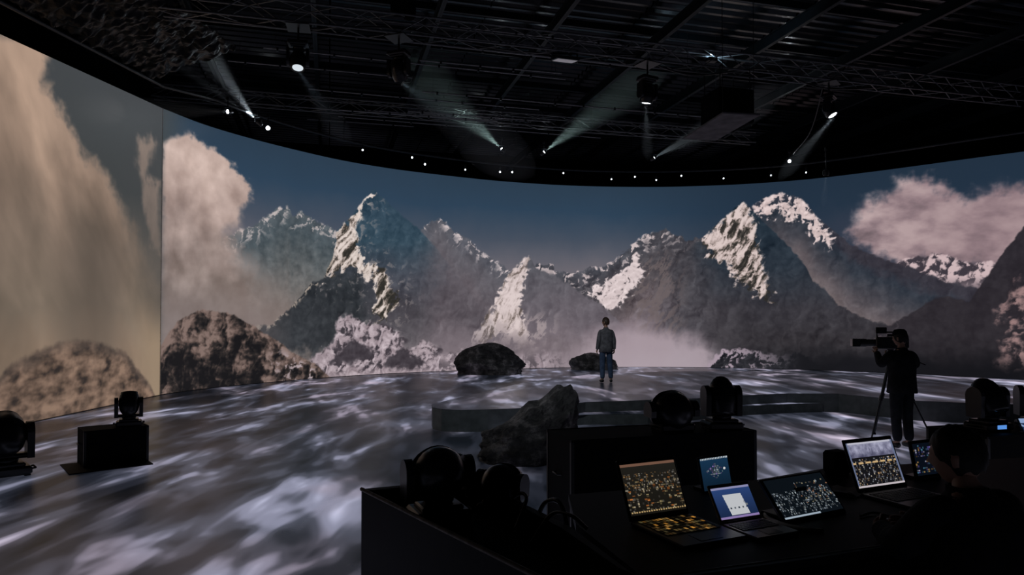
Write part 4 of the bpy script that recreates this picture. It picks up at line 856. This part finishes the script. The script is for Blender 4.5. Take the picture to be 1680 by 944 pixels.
# crumpled paper, cup, cables on the desk
pm = MB(); gp = 7; V = []
for i in range(gp):
    for j in range(gp): V.append(((i / 6 - .5) * .15, (j / 6 - .5) * .2, .012 + .035 * abs(mnoise.noise((i * .7, j * .6, 2)))))
pm.add(V, [(i * gp + j, (i + 1) * gp + j, (i + 1) * gp + j + 1, i * gp + j + 1) for i in range(gp - 1) for j in range(gp - 1)], True)
tag(pm.build('paper_sheet', mat('white_paper', (.55, .53, .55), .8), None, (1.965, 4.05, .90), (0, 0, .7)), 'crumpled white paper sheet left of the skyline laptop', 'paper')
cable([(1.33, 3.62, .908), (1.30, 3.50, .915), (1.34, 3.40, .912), (1.42, 3.33, .908), (1.50, 3.31, .908)], .010, 'pale cable curling on the desk left of the touch console', mat('pale_cable', (.5, .45, .36), .35))
cable([(1.80, 3.55, .908), (1.9, 3.60, .912), (1.98, 3.50, .908), (2.1, 3.46, .908)], .007, 'thin black cable between touch console and skyline laptop', cm)
ms = thing('mouse', 'black computer mouse in front of the skyline laptop', 'mouse', (1.86, 3.42, .90), .4); MB().lathe([(.03, 0), (.034, .012), (.026, .028), (.008, .034)], 16, None, 1, 1.6).build('shell', plastic, ms); MB().box((0, .03, .03), (.006, .016, .008)).build('wheel', black, ms)
# ---------------------------------------------------------------- people
def skin_mesh(name, nodes, edges, sub=2, root=0):
    """nodes: list of (x, y, z, r) or (x, y, z, rx, ry); grows one continuous surface round the edges"""
    me = bpy.data.meshes.new(name); me.from_pydata([n_[:3] for n_ in nodes], edges, []); o = bpy.data.objects.new(name, me); COL.objects.link(o)
    o.modifiers.new('skin', 'SKIN'); sv = me.skin_vertices[0].data if me.skin_vertices else None
    if sv is None:
        bpy.context.view_layer.objects.active = o; me.skin_vertices  # layer is made with the modifier
        sv = me.skin_vertices[0].data
    for i, n_ in enumerate(nodes): sv[i].radius = (n_[3], n_[4] if len(n_) > 4 else n_[3]); sv[i].use_root = (i == root)
    s_ = o.modifiers.new('sub', 'SUBSURF'); s_.levels = sub; s_.render_levels = sub
    dg = bpy.context.evaluated_depsgraph_get(); dg.update(); out = bpy.data.meshes.new_from_object(o.evaluated_get(dg)); out.name = name
    bpy.data.objects.remove(o); bpy.data.meshes.remove(me); out.polygons.foreach_set('use_smooth', [True] * len(out.polygons)); return out
def join(meshes, name):
    V = []; F = []
    for me, M in meshes:
        n_ = len(V); V += [tuple(M @ v.co) for v in me.vertices]; F += [tuple(i + n_ for i in p.vertices) for p in me.polygons]
    out = bpy.data.meshes.new(name); out.from_pydata(V, [], F); out.update(); out.polygons.foreach_set('use_smooth', [True] * len(F)); return out
def head_mesh():
    """face toward +Y: skull, brow, nose, lips, chin and ears"""
    V = []; F = []; nu, nv = 32, 24
    for j in range(nv + 1):
        t = PI * j / nv
        for i in range(nu):
            p = 2 * PI * i / nu; x = math.sin(t) * math.cos(p); y = math.sin(t) * math.sin(p); z = math.cos(t)
            w_ = .074 * (1 - .20 * max(0, -z) ** 1.5); q = [x * w_, y * (.098 - .012 * max(0, -z)), z * .118]
            f = max(0, y)                                   # front of the face
            if f > .3:
                g = math.exp(-(x / .16) ** 2)
                q[1] += .020 * g * math.exp(-((z + .12) / .13) ** 2)       # nose
                q[1] += .006 * math.exp(-((z - .22) / .1) ** 2)            # brow
                q[1] -= .008 * math.exp(-((abs(x) - .38) / .16) ** 2) * math.exp(-((z - .05) / .12) ** 2)  # eye sockets
                q[1] += .006 * math.exp(-(x / .3) ** 2) * math.exp(-((z + .48) / .07) ** 2)  # lips
                q[1] += .010 * math.exp(-(x / .3) ** 2) * math.exp(-((z + .8) / .14) ** 2)   # chin
            if abs(y + .05) < .22 and abs(z + .05) < .28 and abs(x) > .8: q[0] += .016 * math.copysign(1, x)  # ears
            V.append(tuple(q))
    F = [(j * nu + i, (j + 1) * nu + i, (j + 1) * nu + (i + 1) % nu, j * nu + (i + 1) % nu) for j in range(nv) for i in range(nu)]
    me = bpy.data.meshes.new('head'); me.from_pydata(V, [], F); return me
def hair_mesh(seed=0, full=1.0):
    V = []; nu, nv = 36, 20
    for j in range(nv + 1):
        for i in range(nu):
            p = 2 * PI * i / nu; fr = max(0, math.sin(p)); end = (.66 - .33 * fr + .03 * math.sin(p * 9 + seed)) * PI * full
            t = end * j / nv; x = math.sin(t) * math.cos(p); y = math.sin(t) * math.sin(p); z = math.cos(t)
            k = 1.15 + .06 * mnoise.noise((x * 5 + seed, y * 5, z * 5)) - .06 * (j / nv) ** 4
            V.append((x * .076 * k, y * .099 * k - .004, z * .119 * k + .002))
    F = [(j * nu + i, (j + 1) * nu + i, (j + 1) * nu + (i + 1) % nu, j * nu + (i + 1) % nu) for j in range(nv) for i in range(nu)]
    me = bpy.data.meshes.new('hair'); me.from_pydata(V, [], F); me.polygons.foreach_set('use_smooth', [True] * len(F)); return me
HEAD = head_mesh()
def hand_mesh(side=1, curl=.6):
    """palm at the origin, fingers toward -Z, thumb toward +Y; side mirrors"""
    N_ = [(0, 0, .01, .022, .016), (0, .004, -.035, .026, .014), (0, .006, -.075, .024, .012)]; E_ = [(0, 1), (1, 2)]
    for k, (y, L) in enumerate(((.030, .066), (.012, .074), (-.008, .070), (-.026, .056))):
        b0 = len(N_); c = curl; pts = [(0, y * .8, -.078)]; a_ = .15
        for s_ in range(3):
            a_ += c * .55; l = L / 3; px, py, pz = pts[-1]; pts.append((px - side * math.sin(a_) * l, py + y * .04, pz - math.cos(a_) * l))
        for q in pts: N_.append((*q, .0085))
        E_ += [(2, b0)] + [(b0 + i, b0 + i + 1) for i in range(3)]
    b0 = len(N_)
    for q in ((-side * .006, .032, -.030), (-side * .016, .046, -.055), (-side * .026, .050, -.078)): N_.append((*q, .0095))
    E_ += [(1, b0), (b0, b0 + 1), (b0 + 1, b0 + 2)]
    return skin_mesh('hand', N_, E_, 1)
def rotm(d, up=(0, 1, 0)):       # local -Z along d
    z = -Vector(d).normalized(); x = Vector(up).cross(z).normalized(); y = z.cross(x); return Matrix((x, y, z)).transposed().to_4x4()
def person(label, loc, rz, J, skin, hairm, coat, trouser, shoe, head_yaw=0., head_tilt=0., hat=None, group=None, k=1., coat_len=.86, fat=1.0):
    """J: joint positions (facing +Y): pelvis, waist, chest, collar, neck, head, then L/R shoulder, elbow, wrist, hip, knee, ankle, toe"""
    t = thing('person', label, 'person', loc, rz, group); t.scale = (k, k, k)
    g = lambda n_, r, r2=None: (*J[n_], r) if r2 is None else (*J[n_], r, r2)
    nodes = [g('pelvis', .125, .10), g('waist', .115, .09), g('chest', .125, .085), g('collar', .055, .05), g('neck', .047), g('head', .05)]; E_ = [(0, 1), (1, 2), (2, 3), (3, 4), (4, 5)]
    for s in 'LR':
        b0 = len(nodes); nodes += [g('shoulder' + s, .045), g('elbow' + s, .040), g('wrist' + s, .028)]; E_ += [(3, b0), (b0, b0 + 1), (b0 + 1, b0 + 2)]
        b0 = len(nodes); nodes += [g('hip' + s, .085), g('knee' + s, .055), g('ankle' + s, .038), g('toe' + s, .03)]; E_ += [(0, b0), (b0, b0 + 1), (b0 + 1, b0 + 2), (b0 + 2, b0 + 3)]
    body = skin_mesh('body', nodes, E_, 2); hc_ = Vector(J['head']) + Vector((0, .022, .055))
    HM = Matrix.Translation(hc_) @ Matrix.Rotation(head_yaw, 4, 'Z') @ Matrix.Rotation(head_tilt, 4, 'X')
    parts = [(body, Matrix.Identity(4)), (HEAD, HM)]
    for s, sd in (('L', -1), ('R', 1)):
        d = Vector(J['wrist' + s]) - Vector(J['elbow' + s]); hm_ = hand_mesh(sd, J.get('curl', .6)); parts.append((hm_, Matrix.Translation(Vector(J['wrist' + s]) + d.normalized() * .015) @ rotm(d, (0, 1, .2) if abs(d.normalized().y) < .8 else (0, 0, 1))))
    put('body', join(parts, 'body'), skin, t)
    o = put('hair', hair_mesh(len(label)), hairm, t); o.matrix_local = HM
    if hat is not None:
        m = MB(); m.lathe([(.090, .035), (.094, .06), (.088, .10), (.06, .135), (.01, .142)], 24, None, .86, 1.12); m.add([(-.06, .08, .045), (.06, .08, .045), (.045, .17, .035), (-.045, .17, .035), (-.06, .08, .052), (.06, .08, .052), (.045, .17, .042), (-.045, .17, .042)], [(3, 2, 1, 0), (4, 5, 6, 7), (1, 2, 6, 5), (2, 3, 7, 6), (3, 0, 4, 7)])
        o = m.build('cap', hat, t); o.matrix_local = HM
    # coat: lofted torso with a straight hem, sleeves grown to the cuffs
    f = fat; vj = lambda n_: Vector(J[n_]); hm, wa, che, co_, ne = vj('hem'), vj('waist'), vj('chest'), vj('collar'), vj('neck')
    rings = [(hm, .178, .138), (hm, .190, .150), (hm.lerp(wa, .5), .182, .142), (wa, .174, .132), (wa.lerp(che, .5), .182, .132), (che, .196, .138), (che.lerp(co_, .55), .198, .130), (co_ - Vector((0, 0, .015)), .165, .112), (co_ + Vector((0, 0, .022)), .105, .092), (co_.lerp(ne, .55), .066, .072), (co_.lerp(ne, .9), .060, .066), (co_.lerp(ne, .9), .050, .056)]
    lf = MB(); nn = 28; V = []
    for q, (c, rx, ry) in enumerate(rings):
        for i in range(nn):
            a_ = 2 * PI * i / nn; ca_, sa_ = math.cos(a_), math.sin(a_); w_ = 1 + .03 * mnoise.noise((ca_ * 2 + q * .8, sa_ * 2, q * .7 + len(label))); pw = .85
            V.append((c.x + rx * f * math.copysign(abs(ca_) ** pw, ca_) * w_, c.y + ry * f * math.copysign(abs(sa_) ** pw, sa_) * w_, c.z + (.012 * mnoise.noise((i * .4, q, 2)) if 0 < q < 10 else 0)))
    lf.add(V, [(q * nn + i, q * nn + (i + 1) % nn, (q + 1) * nn + (i + 1) % nn, (q + 1) * nn + i) for q in range(len(rings) - 1) for i in range(nn)], True)
    lm_ = lf.mesh('torso'); pcs = [(lm_, Matrix.Identity(4))]
    for s in 'LR':
        sh, el, wr = vj('shoulder' + s), vj('elbow' + s), vj('wrist' + s)
        nodes = [(*(co_.lerp(sh, .45) - Vector((0, 0, .035))), .075 * f), (*sh, .078 * f), (*sh.lerp(el, .5), .070 * f), (*el, .064 * f), (*el.lerp(wr, .55), .056), (*wr, .050), (*(wr + (wr - el).normalized() * .012), .044)]
        pcs.append((skin_mesh('sleeve', nodes, [(i, i + 1) for i in range(6)], 2), Matrix.Identity(4)))
    put('jacket', join(pcs, 'jacket'), coat, t)
    nodes = [g('waist', .11, .10), g('pelvis', .145 * f, .12 * f)]; E_ = [(0, 1)]
    for s in 'LR':
        b0 = len(nodes); a_ = Vector(J['ankle' + s]); nodes += [g('hip' + s, .105 * f), g('knee' + s, .078), (*(a_ + Vector((0, 0, .0))), .066)]; E_ += [(1, b0), (b0, b0 + 1), (b0 + 1, b0 + 2)]
    put('trousers', skin_mesh('trousers', nodes, E_, 2, 1), trouser, t)
    for s in 'LR':
        a_ = Vector(J['ankle' + s]); b_ = Vector(J['toe' + s]); h_ = a_ + (a_ - b_) * .25; z0 = b_.z
        put('shoe', skin_mesh('shoe', [(h_.x, h_.y, z0 + .005, .042), (a_.x, a_.y, z0 + .012, .048), (*(a_ * .4 + b_ * .6).xy, z0 + .002, .046, .040), (b_.x, b_.y, z0, .038, .03)], [(0, 1), (1, 2), (2, 3)], 2), shoe, t)
    return t
def stand_joints():
    J = dict(pelvis=(0, 0, .94), waist=(0, -.005, 1.06), chest=(0, .0, 1.26), collar=(0, -.01, 1.40), neck=(0, 0, 1.49), head=(0, .005, 1.56), hem=(0, 0, .815))
    for s, q in (('L', -1), ('R', 1)):
        J['shoulder' + s] = (q * .16, -.01, 1.375); J['elbow' + s] = (q * .215, -.04, 1.12); J['wrist' + s] = (q * .235, .02, .90)
        J['hip' + s] = (q * .085, 0, .90); J['knee' + s] = (q * .10, .015, .49); J['ankle' + s] = (q * .105, -.02, .09); J['toe' + s] = (q * .125, .13, .042)
    return J
skinm = mat('skin', (.42, .24, .17), .5, 0, .4, .1); hair_b = mat('brown_hair', (.05, .028, .018), .5, 0, .4, .5, 60.); hair_d = mat('dark_hair', (.012, .010, .009), .55, 0, .3, .4, 60.)
grey_j = mat('grey_jacket', (.13, .13, .14), .8, 0, .2, .35, 14., bump=.35, bscale=26.); jeans = mat('blue_jeans', (.055, .085, .15), .85, 0, .2, .35, 12., bump=.3, bscale=30.); shoem = mat('dark_shoes', (.02, .02, .022), .5)
crew = mat('crew_black_clothes', (.012, .012, .014), .85, 0, .15, .4, 12., bump=.4, bscale=20.); crew_t = mat('crew_dark_trousers', (.016, .018, .022), .85, 0, .15, .4, 12., bump=.3)
J = stand_joints(); J['ankleR'] = (.13, -.03, .09); J['toeR'] = (.17, .11, .042); J['kneeR'] = (.11, .01, .49)
person('person in grey jacket and blue jeans standing on the platform, back turned', (2.33, 16.95, .38), .18, J, skinm, hair_b, grey_j, jeans, shoem, .75, .05, k=.925)
# camera operator
J = stand_joints(); J['shoulderL'] = (-.17, .02, 1.38); J['elbowL'] = (-.24, .14, 1.22); J['wristL'] = (-.10, .36, 1.38); J['elbowR'] = (.30, .02, 1.20); J['wristR'] = (.12, .30, 1.33); J['curl'] = 1.0
person('camera operator in dark clothes and cap behind the tripod camera', (5.87, 10.30, 0), .25, J, skinm, hair_d, crew, crew_t, shoem, .35, -.05, hat=crew, k=1.02, fat=1.12)
# seated operator
J = dict(pelvis=(0, 0, .66), waist=(0, .02, .80), chest=(0, .06, 1.00), collar=(0, .09, 1.15), neck=(0, .12, 1.23), head=(0, .14, 1.28), hem=(0, -.01, .60), curl=.8)
for s, q in (('L', -1), ('R', 1)):
    J['shoulder' + s] = (q * .185, .09, 1.14); J['elbow' + s] = (q * .25, .22, .96); J['wrist' + s] = (q * .12, .44, .955)
    J['hip' + s] = (q * .10, .06, .62); J['knee' + s] = (q * .14, .42, .58); J['ankle' + s] = (q * .14, .38, .16); J['toe' + s] = (q * .15, .52, .10)
person('seated operator in black at the desk, seen from behind', (1.95, 2.78, 0), .30, J, skinm, hair_d, crew, crew_t, shoem, .55, -.12, k=1.0, fat=1.18)
so = thing('stool', 'black stool under the seated operator', 'stool', (1.95, 2.78, 0), .3)
MB().lathe([(.17, .50), (.19, .51), (.19, .55), (.15, .565)], 24).build('seat', blackm, so); MB().cyl((0, 0, .05), (0, 0, .50), .03).build('post', steel, so)
MB().lathe([(.26, 0), (.26, .02), (.05, .06)], 24).build('foot', black, so)
# ---------------------------------------------------------------- tripod and film camera
tr = thing('tripod', 'black camera tripod with splayed legs behind the camera operator', 'tripod', (6.08, 10.98, 0))
apex = Vector((0, 0, 1.36))
for fx, fy in ((-.41, -.16), (.53, -.24), (.02, .55)):
    f_ = Vector((fx, fy, .0)); mid = apex.lerp(f_, .5); lg = MB().cyl(apex, mid, .024, .020, 8).cyl(mid, f_ + Vector((0, 0, .03)), .015, .013, 8).build('leg', black, tr)
    MB().cyl(mid + (apex - mid) * .06, mid - (apex - mid) * .06, .031, n=10).build('clamp', plastic, lg); MB().cyl(f_ + Vector((0, 0, .035)), f_, .02, .026, 8).build('rubber_foot', blackm, lg)
MB().lathe([(.05, 1.33), (.07, 1.36), (.07, 1.40), (.045, 1.43), (.055, 1.46)], 16).build('head', black, tr)
MB().cyl((.02, -.02, 1.42), (.38, -.30, 1.22), .011, n=8).build('pan_handle', black, tr)
kc = thing('film_camera', 'black film camera on the tripod, lens pointing left', 'camera', (6.02, 10.98, 1.46), PI - .25)
MB().box((0, 0, .10), (.34, .15, .19), ch=.015).build('body', plastic, kc)
ln = MB().cyl((.17, 0, .10), (.30, 0, .10), .055, n=16).cyl((.30, 0, .10), (.40, 0, .10), .065, .065, 16).build('lens', plastic, kc); MB().box((.46, 0, .10), (.12, .17, .13), ch=.008).build('matte_box', plastic, kc); MB().cyl((.39, 0, .10), (.403, 0, .10), .05, n=16).build('front_glass', lensoff, ln)
MB().tube([(-.12, 0, .19), (-.12, 0, .27), (.14, 0, .27), (.14, 0, .19)], .014, 8).build('top_handle', plastic, kc)
MB().box((.10, .09, .30), (.16, .02, .10), ch=.006).build('monitor', plastic, kc); MB().box((-.24, 0, .10), (.14, .12, .16), ch=.01).build('battery', plastic, kc)
MB().cyl((.02, .10, .22), (-.12, .10, .22), .022, n=10).build('viewfinder', plastic, kc)
